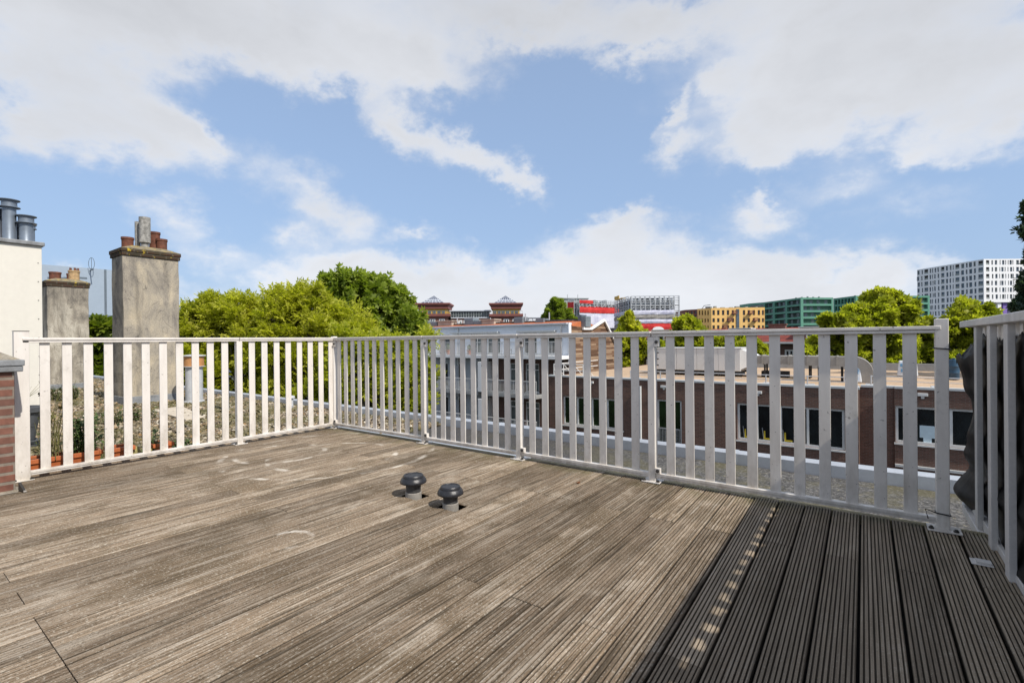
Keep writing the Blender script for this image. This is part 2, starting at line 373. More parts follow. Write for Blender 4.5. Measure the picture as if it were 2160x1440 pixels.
M['leaf_purple'] = m_leaf('dusky_leaf', (.015,.028,.022), (.04,.07,.05), (.10,.14,.10), .35)
M['ground'] = plain('town_ground', (.09,.088,.08), .95, .3, .12, dirt=(.06,.085,.02,.9))
M['school_brick'] = m_brick('dark_brown_brick', (.185,.09,.066), (.105,.054,.043), (.165,.13,.105))
M['school_roof'] = plain('sandy_roof_gravel', (.47,.335,.215), .95, .15, 1.2, dirt=(.34,.24,.15,.6))
M['white_frame'] = plain('white_frame', (.70,.70,.68), .45, .05, 3)
M['grey_frame'] = plain('pale_grey_frame', (.55,.57,.57), .45, .05, 3)
M['glass'] = m_glass('dark_glass'); M['glass_green'] = m_glass('tree_reflection_glass', (.014,.028,.010))  # green glass carries the reflected trees in its tint
M['glass_blue'] = m_glass('bluish_glass', (.05,.075,.10), .06); M['glass_grey'] = m_glass('grey_glass', (.07,.085,.085), .1)
M['hvac'] = plain('white_unit_panel', (.66,.66,.65), .4, .04, 1.5, dirt=(.6,.6,.58,.4))
M['duct'] = plain('grey_duct', (.31,.295,.27), .55, .12, 2, .1, dirt=(.38,.36,.32,.5))
M['dark'] = plain('dark_recess', (.03,.03,.03), .8, .2, 3)
M['packwhite'] = plain('white_wrap', (.70,.73,.76), .4, .06, 3); M['packblue'] = plain('blue_print', (.13,.33,.55), .5, .1, 6)
M['barrel'] = plain('blue_drum', (.02,.065,.12), .4, .15, 5)
M['white_wall'] = plain('white_plaster', (.76,.81,.88), .7, .04, .5, dirt=(.62,.65,.69,.3), streak=True)
M['white_bright'] = plain('bright_white_panel', (.80,.80,.79), .55, .03, 1)
M['grey_wall'] = plain('pale_grey_wall', (.40,.43,.45), .75, .08, .8)
M['brick_flat'] = m_brick('brown_flat_brick', (.14,.07,.05), (.10,.052,.04), (.13,.10,.085))
M['conc'] = plain('concrete_slab', (.33,.335,.33), .85, .12, 1, dirt=(.16,.16,.155,.6))
M['wood_clad'] = m_planks('weathered_cladding', (.075,.042,.026), (.20,.115,.07), (.40,.285,.19), .17)
M['tile_red'] = m_rows('orange_roof_tile', (.50,.16,.065), (.24,.07,.04), .26, 0)
M['tile_dark'] = m_rows('red_roof_tile', (.20,.045,.032), (.13,.03,.024), .3, 2)
M['ridge'] = plain('dark_ridge', (.05,.04,.038), .7, .25, 3)
M['box_grey'] = plain('blue_grey_zinc_box', (.20,.235,.26), .5, .1, 1.2, .1)
M['stone'] = plain('pale_stone', (.42,.37,.31), .9, .12, 2)
M['far_brick'] = m_brick('far_red_brick', (.27,.12,.09), (.20,.085,.068), (.26,.17,.14), 4)
M['maroon'] = plain('maroon_cornice', (.20,.068,.055), .7, .12, .4)
M['ochre'] = plain('ochre_panel', (.55,.34,.055), .7, .1, .5)
M['slate'] = plain('blue_grey_slate', (.16,.175,.215), .5, .12, .6)
M['pale_metal'] = plain('pale_roof_metal', (.62,.66,.72), .45, .06, .6)
M['gallery'] = plain('grey_steel', (.22,.245,.245), .6, .12, .6)
M['conc_far'] = plain('grey_green_concrete', (.30,.33,.32), .85, .1, .3)
M['net_red'] = m_net('red_netting', (.42,.022,.026), (.66,.065,.055)); M['net_white'] = m_net('white_netting', (.43,.44,.58), (.70,.70,.78))
M['net_grey'] = m_net('grey_netting', (.22,.21,.19), (.36,.34,.31))
M['yellow'] = plain('yellow_brick', (.80,.50,.17), .8, .08, .25); M['rust'] = plain('rust_brick', (.22,.085,.06), .85, .12, .3)
M['green'] = plain('green_panel', (.095,.27,.19), .6, .08, .25); M['green_dk'] = plain('dark_green_panel', (.03,.115,.075), .6, .1, .25)
M['tower'] = plain('white_facade', (.84,.845,.85), .6, .04, .1); M['purple'] = plain('purple_panel', (.20,.13,.42), .6, .1, .3)
M['plant_grey'] = plain('blue_grey_sheet', (.30,.365,.44), .55, .05, .06); M['plant_dark'] = plain('slate_sheet', (.11,.14,.17), .6, .1, .2)
M['leafdead'] = plain('dry_leaf', (.28,.11,.04), .8, .2, 40)
M['slate_dark'] = plain('dark_blue_slate', (.06,.075,.12), .6, .1, .6)
M['paper'] = plain('pale_blue_paper', (.60,.74,.80), .7, .05, 6)
M['chair_y'] = plain('yellow_shell', (.55,.42,.03), .5, .1, 4)
M['frame_y'] = plain('yellow_scaffold_board', (.60,.40,.08), .7, .1, .6)
# ---------------------------------------------------------------- camera, sun, sky
cd = bpy.data.cameras.new('camera'); cam = bpy.data.objects.new('camera', cd); C.objects.link(cam); SC.camera = cam
cd.sensor_width = 36; cd.lens = 36*FPX/2160; cd.clip_start = .05; cd.clip_end = 5000
from mathutils import Matrix, Vector
cam.matrix_world = Matrix(((RV[0], UV[0], -FV[0], CAM[0]), (RV[1], UV[1], -FV[1], CAM[1]), (RV[2], UV[2], -FV[2], CAM[2]), (0, 0, 0, 1)))
sd = bpy.data.lights.new('sun', 'SUN'); sun = bpy.data.objects.new('sun', sd); C.objects.link(sun)
sd.energy = 3.5; sd.angle = math.radians(.75); sd.color = (1., .945, .86)
sun.rotation_euler = Vector(SUN).to_track_quat('Z', 'Y').to_euler()
W = bpy.data.worlds.new('World'); SC.world = W; W.use_nodes = True
t = NT(W.node_tree)
sky = t.n('ShaderNodeTexSky', sky_type='NISHITA'); sky.sun_disc = False
sky.sun_elevation = math.asin(SUN[2]); sky.sun_rotation = math.atan2(SUN[0], SUN[1]); sky.air_density = 1.0; sky.dust_density = .6; sky.ozone_density = 1.6
dirv = t.vmath('NORMALIZE', t.coord('Generated')); dx, dy, dz = t.xyz(dirv)
az = t.math('ARCTAN2', t.vmath('DOT_PRODUCT', dirv, (math.cos(_yaw), -math.sin(_yaw), 0)), t.vmath('DOT_PRODUCT', dirv, (math.sin(_yaw), math.cos(_yaw), 0)))
el = t.math('ARCSINE', dz)
uv = t.comb(az, el)
# wind-torn cloud edges: warp the bearings, then add fine noise
w1 = t.noise(t.scale(dirv, (1, 1, 1.5)), 5.5, 5, .6, 0, 'Color'); w2 = t.noise(t.scale(dirv, (1, 1, 1.4)), 17, 6, .65, 0, 'Color')
uvw = t.vmath('ADD', uv, t.vmath('ADD', t.scale(t.vmath('SUBTRACT', w1, (.5,.5,.5)), (.22,.17,0)), t.scale(t.vmath('SUBTRACT', w2, (.5,.5,.5)), (.10,.075,0))))
def bearing(px, py):
    d = ray(px, py); d = d/np.linalg.norm(d)
    a = math.atan2(d[0]*math.cos(_yaw)-d[1]*math.sin(_yaw), d[0]*math.sin(_yaw)+d[1]*math.cos(_yaw)); return np.array([a, math.asin(d[2])])
def rot2(a): c, s = math.cos(a), math.sin(a); return np.array([[c, s], [-s, c]])
CLOUDS = {0: [(500,40,620,140,1.3),(800,140,260,95,1.1),(150,60,330,140,1.0),(1120,40,260,90,.85),(1400,50,260,75,.7),(1340,110,110,45,.35),
     (1850,80,560,140,1.1),(1800,210,360,130,1.25),(2090,190,230,140,1.1),(1520,165,62,34,.55),(1950,320,80,45,.6),(1650,300,90,50,.6),(1990,-120,900,160,.8),(500,-160,1100,200,.8),
     (720,605,220,80,1.2),(1000,620,330,85,1.15),(1300,570,230,115,1.2),(1560,600,280,90,1.15),(1730,620,150,65,.9),(560,600,70,60,.4),(1290,490,120,50,.65),
     (900,505,70,28,.35),(1150,650,1000,60,.9),(1610,455,110,62,.55),(1640,400,38,40,.4),(1880,450,170,60,.18),(1780,385,180,50,.18),(1950,565,180,40,.22),(100,590,200,40,.2),
     (620,500,100,50,.40),(360,480,120,62,.34),(450,535,115,55,.26)],
  25: [(220,235,310,105,1.1),(400,290,140,62,.85),(60,250,160,95,.7),(860,275,130,60,.75),(1000,330,130,50,.8),(1080,395,70,42,.6),(700,440,200,72,.6)],
  -40: [(1440,295,95,60,.6),(1590,250,150,70,.7),(1415,235,65,25,.5)]}
tot = None
for ang, lst in CLOUDS.items():
    Rm = rot2(math.radians(-ang))
    if ang: q = t.comb(t.vmath('DOT_PRODUCT', uvw, (Rm[0,0], Rm[0,1], 0)), t.vmath('DOT_PRODUCT', uvw, (Rm[1,0], Rm[1,1], 0)))
    else: q = uvw
    for (px, py, rx, ry, st) in lst:
        b = bearing(px, py); c, s = math.cos(math.radians(ang)), math.sin(math.radians(ang))
        ru = np.linalg.norm(bearing(px+c*20, py+s*20)-bearing(px-c*20, py-s*20))/40*rx*1.28
        rv = np.linalg.norm(bearing(px-s*20, py+c*20)-bearing(px+s*20, py-c*20))/40*ry*1.28
        cc = Rm@b if ang else b
        p = t.vmath('MULTIPLY_ADD', q, (1/ru, 1/rv, 0), (-cc[0]/ru, -cc[1]/rv, 0))
        g = t.n('ShaderNodeTexGradient', gradient_type='QUADRATIC_SPHERE'); t.link(p, g.inputs[0])
        tot = t.math('MULTIPLY_ADD', g.outputs['Fac'], st*1.9, tot if tot is not None else 0.)
# the sky out of view: broken cloud as well
behind = t.remap(t.math('ABSOLUTE', az), .85, 1.2); over = t.remap(el, .62, .85)
oth = t.math('MULTIPLY', t.math('MAXIMUM', behind, over), t.remap(t.noise(dirv, 2.2, 4, .6), .38, .62, 0., .9))
tot = t.math('ADD', t.math('SMOOTH_MIN', t.math('MULTIPLY', t.math('POWER', t.math('MAXIMUM', tot, 0.), .72), 1.06), 1.0, .5), oth)
n1 = t.noise(t.scale(dirv, (1, 1, 1.7)), 6.5, 8, .60, .25); n2 = t.noise(t.scale(dirv, (1, 1, 1.9)), 3.1, 5, .6)
dens = t.math('ADD', tot, t.math('MULTIPLY', t.math('SUBTRACT', n1, .5), t.remap(tot, 0., .35, .30, .9)))
cov = t.remap(dens, .05, 1.10, 0., 1., True)
thick = t.remap(dens, .6, 1.25, 0., 1., True)
lum = t.math('ADD', t.math('MULTIPLY', thick, -.10), t.math('ADD', .645, t.math('MULTIPLY', t.math('SUBTRACT', n2, .5), .20)))
low = t.remap(el, .26, .02, 0., .085); lum = t.math('ADD', lum, low)
lum = t.math('SUBTRACT', lum, t.remap(el, .30, .58, 0., .05))
ccol = t.mix(1., t.ramp(thick, [(0., (.98,.99,1.02)), (1., (.955,.98,1.035))]), lum, 'MULTIPLY')
SKY_STRENGTH = .10
blue = t.mix(1., sky.outputs[0], (1.66, 1.50, 1.40), 'MULTIPLY'); blue = t.mix(.20, blue, (4.6, 4.9, 5.6))
hz = t.remap(el, .75, .05, .30, .80); blue = t.mix(hz, blue, tuple(c/SKY_STRENGTH for c in (.215,.335,.54)))
cs = t.mix(1., ccol, 1/SKY_STRENGTH, 'MULTIPLY')
fin = t.mix(t.math('MULTIPLY', cov, .96), blue, cs)
fin = t.mix(t.math('LESS_THAN', dz, -.02), fin, (1.0, .95, .85))
bg = t.n('ShaderNodeBackground'); t.link(fin, bg.inputs[0]); bg.inputs[1].default_value = SKY_STRENGTH
o = t.n('ShaderNodeOutputWorld'); t.link(bg.outputs[0], o.inputs[0])
SC.view_settings.view_transform = 'Standard'; SC.view_settings.look = 'None'; SC.view_settings.exposure = .43; SC.view_settings.gamma = 1
cy = SC.cycles; cy.max_bounces = 6; cy.diffuse_bounces = 3; cy.glossy_bounces = 3; cy.transmission_bounces = 3; cy.transparent_max_bounces = 8
cy.sample_clamp_indirect = 6; cy.use_denoising = True; cy.caustics_reflective = False; cy.caustics_refractive = False
try: W.cycles.sampling_method = 'MANUAL'; W.cycles.sample_map_resolution = 1024
except Exception: pass

# ---------------------------------------------------------------- ground
m = MB(); m.add([(-3000,-3000,GROUND),(3000,-3000,GROUND),(3000,3000,GROUND),(-3000,3000,GROUND)], [(0,1,2,3)])
g = m.build('ground', M['ground']); g['kind'] = 'structure'
# ---------------------------------------------------------------- terrace deck: grooved boards
VENTS = [(2.592, -1.162, .083, .132), (2.928, -1.177, .077, .117)]
def deck_mesh():
    V = []; F = []; A = []
    NG = 8; XE = 4.352
    edges = [XE-.1432*k for k in range(32, 0, -1)]+[XE+.132*k for k in range(9)]
    for b in range(len(edges)-1):
        x0 = edges[b]; P = edges[b+1]-x0; right = x0 > 4.3
        gap = .0095 if right else .0062
        a, e = x0+gap/2, x0+P-gap/2; w = e-a
        prof = [(a, -.024), (a, -.004), (a+.004, 0.)]
        gw = w/(NG+.5)
        for k in range(NG):
            c = a+gw*(k+.75)
            gwid = gw*(.19 if not right else .20)*rng.uniform(.85, 1.15); prof += [(c-gwid, 0.), (c-gwid*.62, -.0062 if not right else -.0085), (c+gwid*.62, -.0062 if not right else -.0085), (c+gwid, 0.)]
        prof += [(e-.004, 0.), (e, -.004), (e, -.024)]
        jt = [-.66, -2.89] if b % 2 else [-1.78, -3.95]
        if b in (20, 22, 24, 27, 29): jt = [-.67, -2.89]
        ys = [-6.2]+sorted(jt)+[.035+rng.uniform(-.006, .006)+(.012 if right else 0)]
        for s in range(len(ys)-1):
            ya, yb = ys[s]+(.0015 if s else 0), ys[s+1]-(.0015 if s < len(ys)-2 else 0)
            yy = set(np.linspace(ya, yb, max(2, int((yb-ya)/.35)+1)))
            for (vx, vy, vr, h) in VENTS:
                if a-.15 < vx < e+.15:
                    for q in np.linspace(-.075, .075, 13):
                        if ya < vy+q < yb: yy.add(vy+q)
            yy = sorted(yy)
            dz0, dz1 = rng.normal(0, .0005, 2); dx = rng.normal(0, .0006)
            base = len(V); n = len(prof); A += [rng.random()]*(n*len(yy))
            for i, y in enumerate(yy):
                f = i/(len(yy)-1); dz = dz0*(1-f)+dz1*f+.0005*math.sin(y*3+b)
                for (px, pz) in prof: V.append((px+dx, y, pz+dz))
            for i in range(len(yy)-1):
                for k in range(n-1):
                    cx = (prof[k][0]+prof[k+1][0])/2; cyy = (yy[i]+yy[i+1])/2
                    if any(abs(cx+.0287*max(0., (cx-2.2)/2.152)*-vy-vx-.008) < .072 and -.045 < cyy-vy < .062 for (vx, vy, _, _) in VENTS): continue
                    F.append((base+i*n+k, base+i*n+k+1, base+(i+1)*n+k+1, base+(i+1)*n+k))
            F.append(tuple(base+k for k in range(n))); F.append(tuple(base+(len(yy)-1)*n+k for k in range(n-1, -1, -1)))
    V = [(x+(5.25-x if x > XE else .898*max(0., (x-2.2)/2.152))*.032*max(0., -y) if y > -3.2 else x+(5.25-x if x > XE else .898*max(0., (x-2.2)/2.152))*.1024, y, z) for x, y, z in V]   # boards laid slightly out of parallel
    return V, F, A
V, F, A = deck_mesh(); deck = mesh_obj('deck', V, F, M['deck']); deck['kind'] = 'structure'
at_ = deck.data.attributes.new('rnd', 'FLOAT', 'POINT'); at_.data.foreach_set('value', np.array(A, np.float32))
m = MB(); m.box(-.13, 5.45, -6.2, .02, -.10, -.055); o = m.build('under_deck_shade', M['under_deck']); o['kind'] = 'structure'  # dark sheet added for the shade beneath the boards
m = MB(); m.box(-.14, 5.40, .062, .115, -.17, -.012)
o = m.build('deck_edge_beam', M['beam'], None, False, .008); o['kind'] = 'structure'
m = MB(); m.box(-.37, -.142, -2.60, .06, -.2, -.045); o = m.build('deck_edge_beam', M['beam'], None, False, .006); o['kind'] = 'structure'
# ---------------------------------------------------------------- own building below the terrace
RZ = -.28; GY = 1.97
own = thing('flat_roofed_building', 'flat roofed block carrying the wooden terrace, with a light grey metal roof edge', 'building', (-5, -3, GROUND))
m = MB(); m.box(-24, 14, -14, GY+.06, GROUND+.02, RZ-.02); m.build('wall', M['brick_flat'], own)
m = MB(); m.box(-.55, 13.9, -13.9, GY-.02, RZ-.018, RZ); m.build('roof', M['bitumen'], own)
m = MB()
for x0, x1 in ((-24.1,-11.2),(-11.19,-8.2),(-8.19,-5.2),(-5.19,-2.2),(-2.19,.8),(.81,3.8),(3.81,6.8),(6.81,14.1)):
    m.prism([(x0,GY,RZ-.006),(x0,GY+.13,RZ-.006),(x0,GY+.13,RZ+.115),(x0,GY+.03,RZ+.125),(x0,GY,RZ+.105)], (x1-x0,0,0))
    if -9 < x1 < 6: m.prism([(x1-.03,GY-.004,RZ),(x1-.03,GY+.135,RZ),(x1-.03,GY+.135,RZ+.12),(x1-.03,GY+.03,RZ+.13),(x1-.03,GY-.004,RZ+.109)], (.07,0,0))
m.build('roof_edging', M['zinc'], own)
m = MB(); m.box(-1.55, 2.05, .75, .95, RZ, RZ+.05); m.build('metal_flashing', M['zinc'], own)
# gravel: bed + single pebbles
gx0, gx1 = -23.5, -.56
m = MB(); m.box(gx0, gx1, -13.5, GY-.02, RZ-.019, RZ-.004); o = m.build('gravel_bed', M['grit']); o['kind'] = 'structure'
def pebbles():
    pos = []
    for (xa, xb, ya, yb, dens) in ((-3.6,-.20,-2.75,1.95,1250),(-8,-3.6,-2.4,1.95,900),(-20,-8,-2.2,1.95,300),(-.57,1.3,.15,.74,700)):
        n = int((xb-xa)*(yb-ya)*dens); pos.append(np.c_[rng.uniform(xa, xb, n), rng.uniform(ya, yb, n), np.full(n, (xa+xb)/2)])
    P = np.vstack(pos); n = len(P); far = np.where(P[:,2] < -8, 1.7, np.where(P[:,2] < -3.6, 1.25, 1.))
    T = np.array([(1,0,0),(.7,.7,.1),(0,1,0),(-.7,.7,-.1),(-1,0,0),(-.7,-.7,.1),(0,-1,0),(.7,-.7,-.1),(.35,.1,.85),(-.3,.35,.9),(-.15,-.4,.85)])
    TF = np.array([(0,1,8),(1,2,8),(2,9,8),(2,3,9),(3,4,9),(4,10,9),(4,5,10),(5,6,10),(6,7,10),(7,8,10),(7,0,8),(8,9,10)])
    sc = rng.uniform(.012, .026, (n, 1))*far[:,None]*np.array([[1.25, .9, .75]])*rng.uniform(.8, 1.2, (n, 3))
    a = rng.uniform(0, 6.28, n); c, s = np.cos(a), np.sin(a); tl = rng.normal(0, .35, n)
    v = T[None]*sc[:,None,:]
    v = v+rng.normal(0, .0025, v.shape)
    x = v[...,0]*c[:,None]-v[...,1]*s[:,None]; y = v[...,0]*s[:,None]+v[...,1]*c[:,None]; z = v[...,2]+v[...,0]*tl[:,None]
    V = np.stack([x+P[:,0:1], y+P[:,1:2], z+RZ+.004+np.abs(rng.normal(0, .012, (n, 1)))], -1).reshape(-1, 3)
    F = (TF[None]+np.arange(n)[:,None,None]*len(T)).reshape(-1, 3)
    return V, F, np.repeat(rng.uniform(0, 1, n), len(T))
V, F, A = pebbles(); o = fast_mesh('gravel', V, F, M['pebble'], None, {'rnd': A}, True); o['kind'] = 'stuff'
o['label'] = 'mixed brown and cream river pebbles covering the flat roof'; o['category'] = 'gravel'
# ---------------------------------------------------------------- railings
RH = 1.03                                  # top of the hand rail
def hexbolt(mb, p, axis, r=.013):
    p = np.array(p, float); d = np.array(axis, float); mb.tube([p, p+d*.008], r*.95, 6); mb.tube([p+d*.008, p+d*.014], r*.5, 8)
def rail_run(root, along, n_total, posts, first, ox):
    """slats every S along a direction; local coords (s along, o towards the terrace)"""
    ax = np.array(along[0], float); nr = np.array(along[1], float)
    def bx(mb, s0, s1, o0, o1, z0, z1):
        p = []
        for z in (z0, z1):
            for (s, o) in ((s0, o0), (s1, o0), (s1, o1), (s0, o1)): q = ax*s+nr*o; p.append((q[0], q[1], z))
        if np.cross(ax, nr)[2] < 0: p = [p[i] for i in (0, 3, 2, 1, 4, 7, 6, 5)]
        mb.hexa(p)
    ps = [ox(k) for k in posts]
    for k in range(1, n_total):
        if k in posts: continue
        s = ox(k); mb = MB(); w = .0285+rng.normal(0, .0004)
        tw = rng.normal(0, .0012); bx(mb, s-w, s+w, -.006+tw, .006+tw, .062, RH-.035); mb.build('slat', M['rail'], root, False, .0015)
    for i in range(len(ps)-1):
        a, b = ps[i]+.024, ps[i+1]-.024
        mb = MB(); bx(mb, a, b, -.017, .017, .032, .064); bx(mb, a, b, .0172, .022, .046, .064); mb.build('bottom_rail', M['rail'], root, False, .002)
        mb = MB(); bx(mb, a-.02, b+.02, -.024, .024, RH-.036, RH-.021); bx(mb, a-.02, b+.02, -.031, .031, RH-.018, RH); bx(mb, a-.02, b+.02, -.019, .019, RH-.022, RH-.017)
        mb.build('hand_rail', M['rail'], root, False, .003)
    return bx, ps
# right-hand run, along +X
ra = thing('railing', 'long off white slatted railing facing the school, its four panels in shade', 'railing', (2.6, 0, 0))
OXR = lambda k: k*S-.031 if k else 0.
bx, ps = rail_run(ra, ((1,0,0),(0,-1,0)), 42, [0,12,21,30,42], 1, OXR)
for i, s in enumerate(ps):
    last = i == len(ps)-1; top = 1.066 if last else (RH+.012 if i == 0 else RH-.038)
    mb = MB(); hw = .026 if last else .024; bx(mb, s-hw, s+hw, -.026, .026, .004, top); p = mb.build('post', M['rail'], ra, False, .003)
    mb = MB(); bx(mb, s-.062, s+.07 if last else s+.062, -.045, .058, 0.002, .010); mb.build('foot_plate', M['rail'], p, False, .002)
    mb = MB()
    for q in (-.047, .047): mb = MB(); hexbolt(mb, (s+q, -.04, .010), (0,0,1)); mb.build('bolt', M['bolt'], p)
    if not last:
        mb = MB(); bx(mb, s+.018, s+.055, .001, .026, RH-.105, RH-.038); mb.build('bracket', M['rail'], p, False, .002); mb = MB(); bx(mb, s+.022, s+.058, -.002, .03, .064, .10); mb.build('bracket', M['rail'], p, False, .002)
        mb = MB(); hexbolt(mb, (s+.04, -.026, RH-.072), (0,-1,0)); mb.build('bolt', M['bolt'], p); mb = MB(); hexbolt(mb, (s+.042, -.03, .083), (0,-1,0)); mb.build('bolt', M['bolt'], p)
    else:
        for z in (.915, .085):
            mb = MB()
            pts = [(s-.029,-.029,z+.004),(s+.029,-.029,z-.002),(s+.029,.029,z-.004),(s-.029,.029,z+.002),(s-.029,-.029,z+.004)]
            if z < .5: pts += [(s-.07,-.045,.105),(s-.06,-.05,.06)]
            mb.tube(pts, .0034, 6); mb.build('cable_tie', M['zip'], p)
# left-hand run, along -Y (sunlit)
la = thing('railing', 'sunlit off white slatted railing in front of the gravel roof, two panels wide', 'railing', (0, -1.3, 0))
OXL = lambda k: k*S-.0796 if k else .0
bx, ps = rail_run(la, ((0,-1,0),(1,0,0)), 21, [0,9,21], 1, OXL)
for i, s in enumerate(ps):
    if i == 0: continue
    last = i == 2; top = RH+.045 if last else RH-.038
    mb = MB(); hw = .040 if last else .026; bx(mb, s-hw, s+hw, -.024, .024, .004, top); p = mb.build('post', M['rail'], la, False, .003)
    if last:
        mb = MB(); bx(mb, s-.042, s+.042, -.026, .026, top+.001, top+.005); mb.build('post_cap', M['zip'], p)
    mb = MB(); bx(mb, s-.058, s+.058, -.05, .05, .002, .009); mb.build('foot_plate', M['rail'], p, False, .002)
    mb = MB()
    for q in (-.045, .045): mb = MB(); hexbolt(mb, (.036, -(s+q), .009), (0,0,1)); mb.build('bolt', M['bolt'], p)
# ---------------------------------------------------------------- right-hand slatted fence with black sheet
FX = 5.37
fe = thing('slatted_fence', 'white timber slatted fence lined with black sheeting between its slats', 'fence', (FX, -1, 0))
mb = MB(); mb.box(FX-.012, FX+.066, -3.4, .66, 1.028, 1.064); mb.build('hand_rail', M['fence'], fe, False, .004)
mb = MB(); mb.box(FX-.004, FX+.085, -3.4, .70, -.075, -.022); mb.box(FX+.02, FX+.07, -3.4, .7, -.02, .03); mb.build('bottom_rail', M['fence'], fe, False, .003)
for y in (.215, -.145, -.505, -.865, -1.225, -1.585, -1.945, -2.305, -2.665, -3.0):
    mb = MB(); mb.box(FX, FX+.024, y-.036, y+.036, -.055, 1.024); mb.build('front_slat', M['fence'], fe, False, .002)
for k in range(32):
    y = .52-.117*k; mb = MB(); mb.box(FX+.050, FX+.065, y-.029, y+.029, .031, 1.027); mb.build('rear_slat', M['fence'], fe, False, .0015)
mb = MB(); mb.box(5.29, 5.34, -.415, -.375, .0047, .014); mb.box(5.275, 5.345, -.425, -.355, .001, .0045); mb.build('foot_plate', M['fence'], fe, False, .001)
def cloth():
    ny, nz = 170, 80; V = []; F = []
    for j in range(nz+1):
        z = -.03+.982*j/nz
        for i in range(ny+1):
            y = .66-4.0*i/ny
            f = max(0., 1-(z/.95))
            amp = .010+.030*max(0, min(1, (.55-z)/.35))
            wob = math.sin(z*24+2.2*math.sin(y*2.1)+y*1.3)*amp*.5+math.sin(z*51+y*5.)*amp*.22+math.sin(y*17.4)*.006
            x = FX+.037+wob*.62
            if z > .93: x = FX+.037
            if y > .28:                          # the loose end bellies out past the last slat
                q = min(1, (y-.28)/.25); bel = .035+.032*math.sin(z*8.5+.6)+.022*math.sin(z*17+1.)+.014*math.sin(z*31)
                x += -q*max(-.01, bel)*.62; 
            z += (.010*math.sin(i*.9)+.008*math.sin(i*2.3+1))*j/nz
            zz = z+(.012*math.sin(y*9)+.018*min(0, (.1-y))*0 if j == nz else 0)
            if y > .28 and j > nz*.9: zz -= .06*((y-.28)/.38)**2
            yy = y+(.05*math.sin(z*9.5+.4)+.025*math.sin(z*23))*max(0, min(1, (y-.35)/.3))
            V.append((x, yy, zz))
    for j in range(nz):
        for i in range(ny):
            a = j*(ny+1)+i; F.append((a, a+1, a+ny+2, a+ny+1))
    return V, F
V, F = cloth(); o = mesh_obj('privacy_sheet', V, F, M['cloth'], None, True)
o.modifiers.clear(); sm = o.modifiers.new('thick', 'SOLIDIFY'); sm.thickness = .004
tag(o, 'crumpled black plastic sheet tucked between the slats of the timber fence', 'sheet')
# ---------------------------------------------------------------- deck vents
for i, (vx, vy, r, h) in enumerate(VENTS):
    vt = thing('roof_vent', ('black mushroom roof vent with the broader cap and a smooth grey collar' if i == 0 else 'smaller black mushroom roof vent with a gritty pale collar, nearer the viewer'), 'vent', (vx, vy, 0), 'mushroom vents rising through the deck')
    c = (vx, vy, 0); pr = r*.60
    m = MB(); m.lathe(c, [(pr*1.02, -.06), (pr*1.02, .024), (pr*.93, .027), (pr*.93, -.05)], 32); m.build('collar', M['pvc_grey'], vt, True)
    m = MB(); m.lathe(c, [(pr*.9, -.05), (pr*.92, h*.35), (pr*1.0, h*.62), (pr*1.06, h*.70)], 32); m.build('pipe', M['pvc'], vt, True)
    m = MB(); zb = h*.66
    m.lathe(c, [(pr*1.0, zb+.006), (r*.92, zb-.004), (r*1.0, zb), (r*1.01, zb+.005), (r*.985, zb+.012), (r*.90, zb+.026), (r*.84, zb+.031), (r*.79, zb+.031), (r*.775, zb+.036), (r*.76, zb+.043), (r*.72, zb+.047), (r*.66, zb+.0475), (r*.62, zb+.044), (.001, zb+.045)], 36)
    m.build('cap', M['cap_black'], vt, True)
# stray dry leaf
m = MB(); q = at_z(1219, 1018, .004)
m.add([(q[0]-.012,q[1]-.006,.002),(q[0]+.002,q[1]-.014,.010),(q[0]+.016,q[1]+.002,.004),(q[0]+.004,q[1]+.012,.014)], [(0,1,2,3)]); m.add([(q[0]+.004,q[1]-.002,.004),(q[0]+.012,q[1]-.01,.02),(q[0]+.018,q[1]+.004,.016)], [(0,1,2)])
o = m.build('fallen_leaf', M['leafdead']); sm = o.modifiers.new('thick', 'SOLIDIFY'); sm.thickness = .0008; tag(o, 'single curled brown leaf lying on the deck near the right railing', 'leaf')
# ---------------------------------------------------------------- brick pillar at the left edge
pi = thing('brick_pillar', 'red brick pillar with grey capping at the left end of the sunlit railing', 'pillar', (.16, -2.85, 0))
m = MB(); m.box(-.05, .318, -3.05, -2.625, -.05, .80); m.build('brick_shaft', M['brick_pillar'], pi, False, .004)
m = MB(); m.box(-.09, .345, -3.1, -2.585, .800, .838); m.box(-.095, .352, -3.11, -2.578, .8385, .880); m.build('capping', M['lead'], pi, False, .006)
m = MB(); m.hexa([(-.08,-3.09,.8805),(.335,-3.09,.8805),(.335,-2.595,.8805),(-.08,-2.595,.8805),(.05,-2.98,1.0),(.2,-2.98,1.0),(.2,-2.80,1.0),(.05,-2.80,1.0)]); m.build('mortar_top', M['mortar_top'], pi)
m = MB(); m.prism([(.3185,-3.05,.012),(.375,-3.05,.004),(.3185,-3.05,.002)], (0,.43,0)); m.prism([(.20,-2.6245,.012),(.20,-2.585,.003),(.20,-2.6245,.003)], (.14,0,0)); m.build('mortar_skirt', M['mortar_top'], pi)
m = MB(); m.hexa([(.335,-2.615,.003),(.405,-2.60,.003),(.408,-2.585,.003),(.338,-2.60,.003),(.322,-2.612,.055),(.40,-2.60,.012),(.402,-2.588,.013),(.324,-2.600,.058)]); m.build('flashing_strip', M['bolt'], pi)
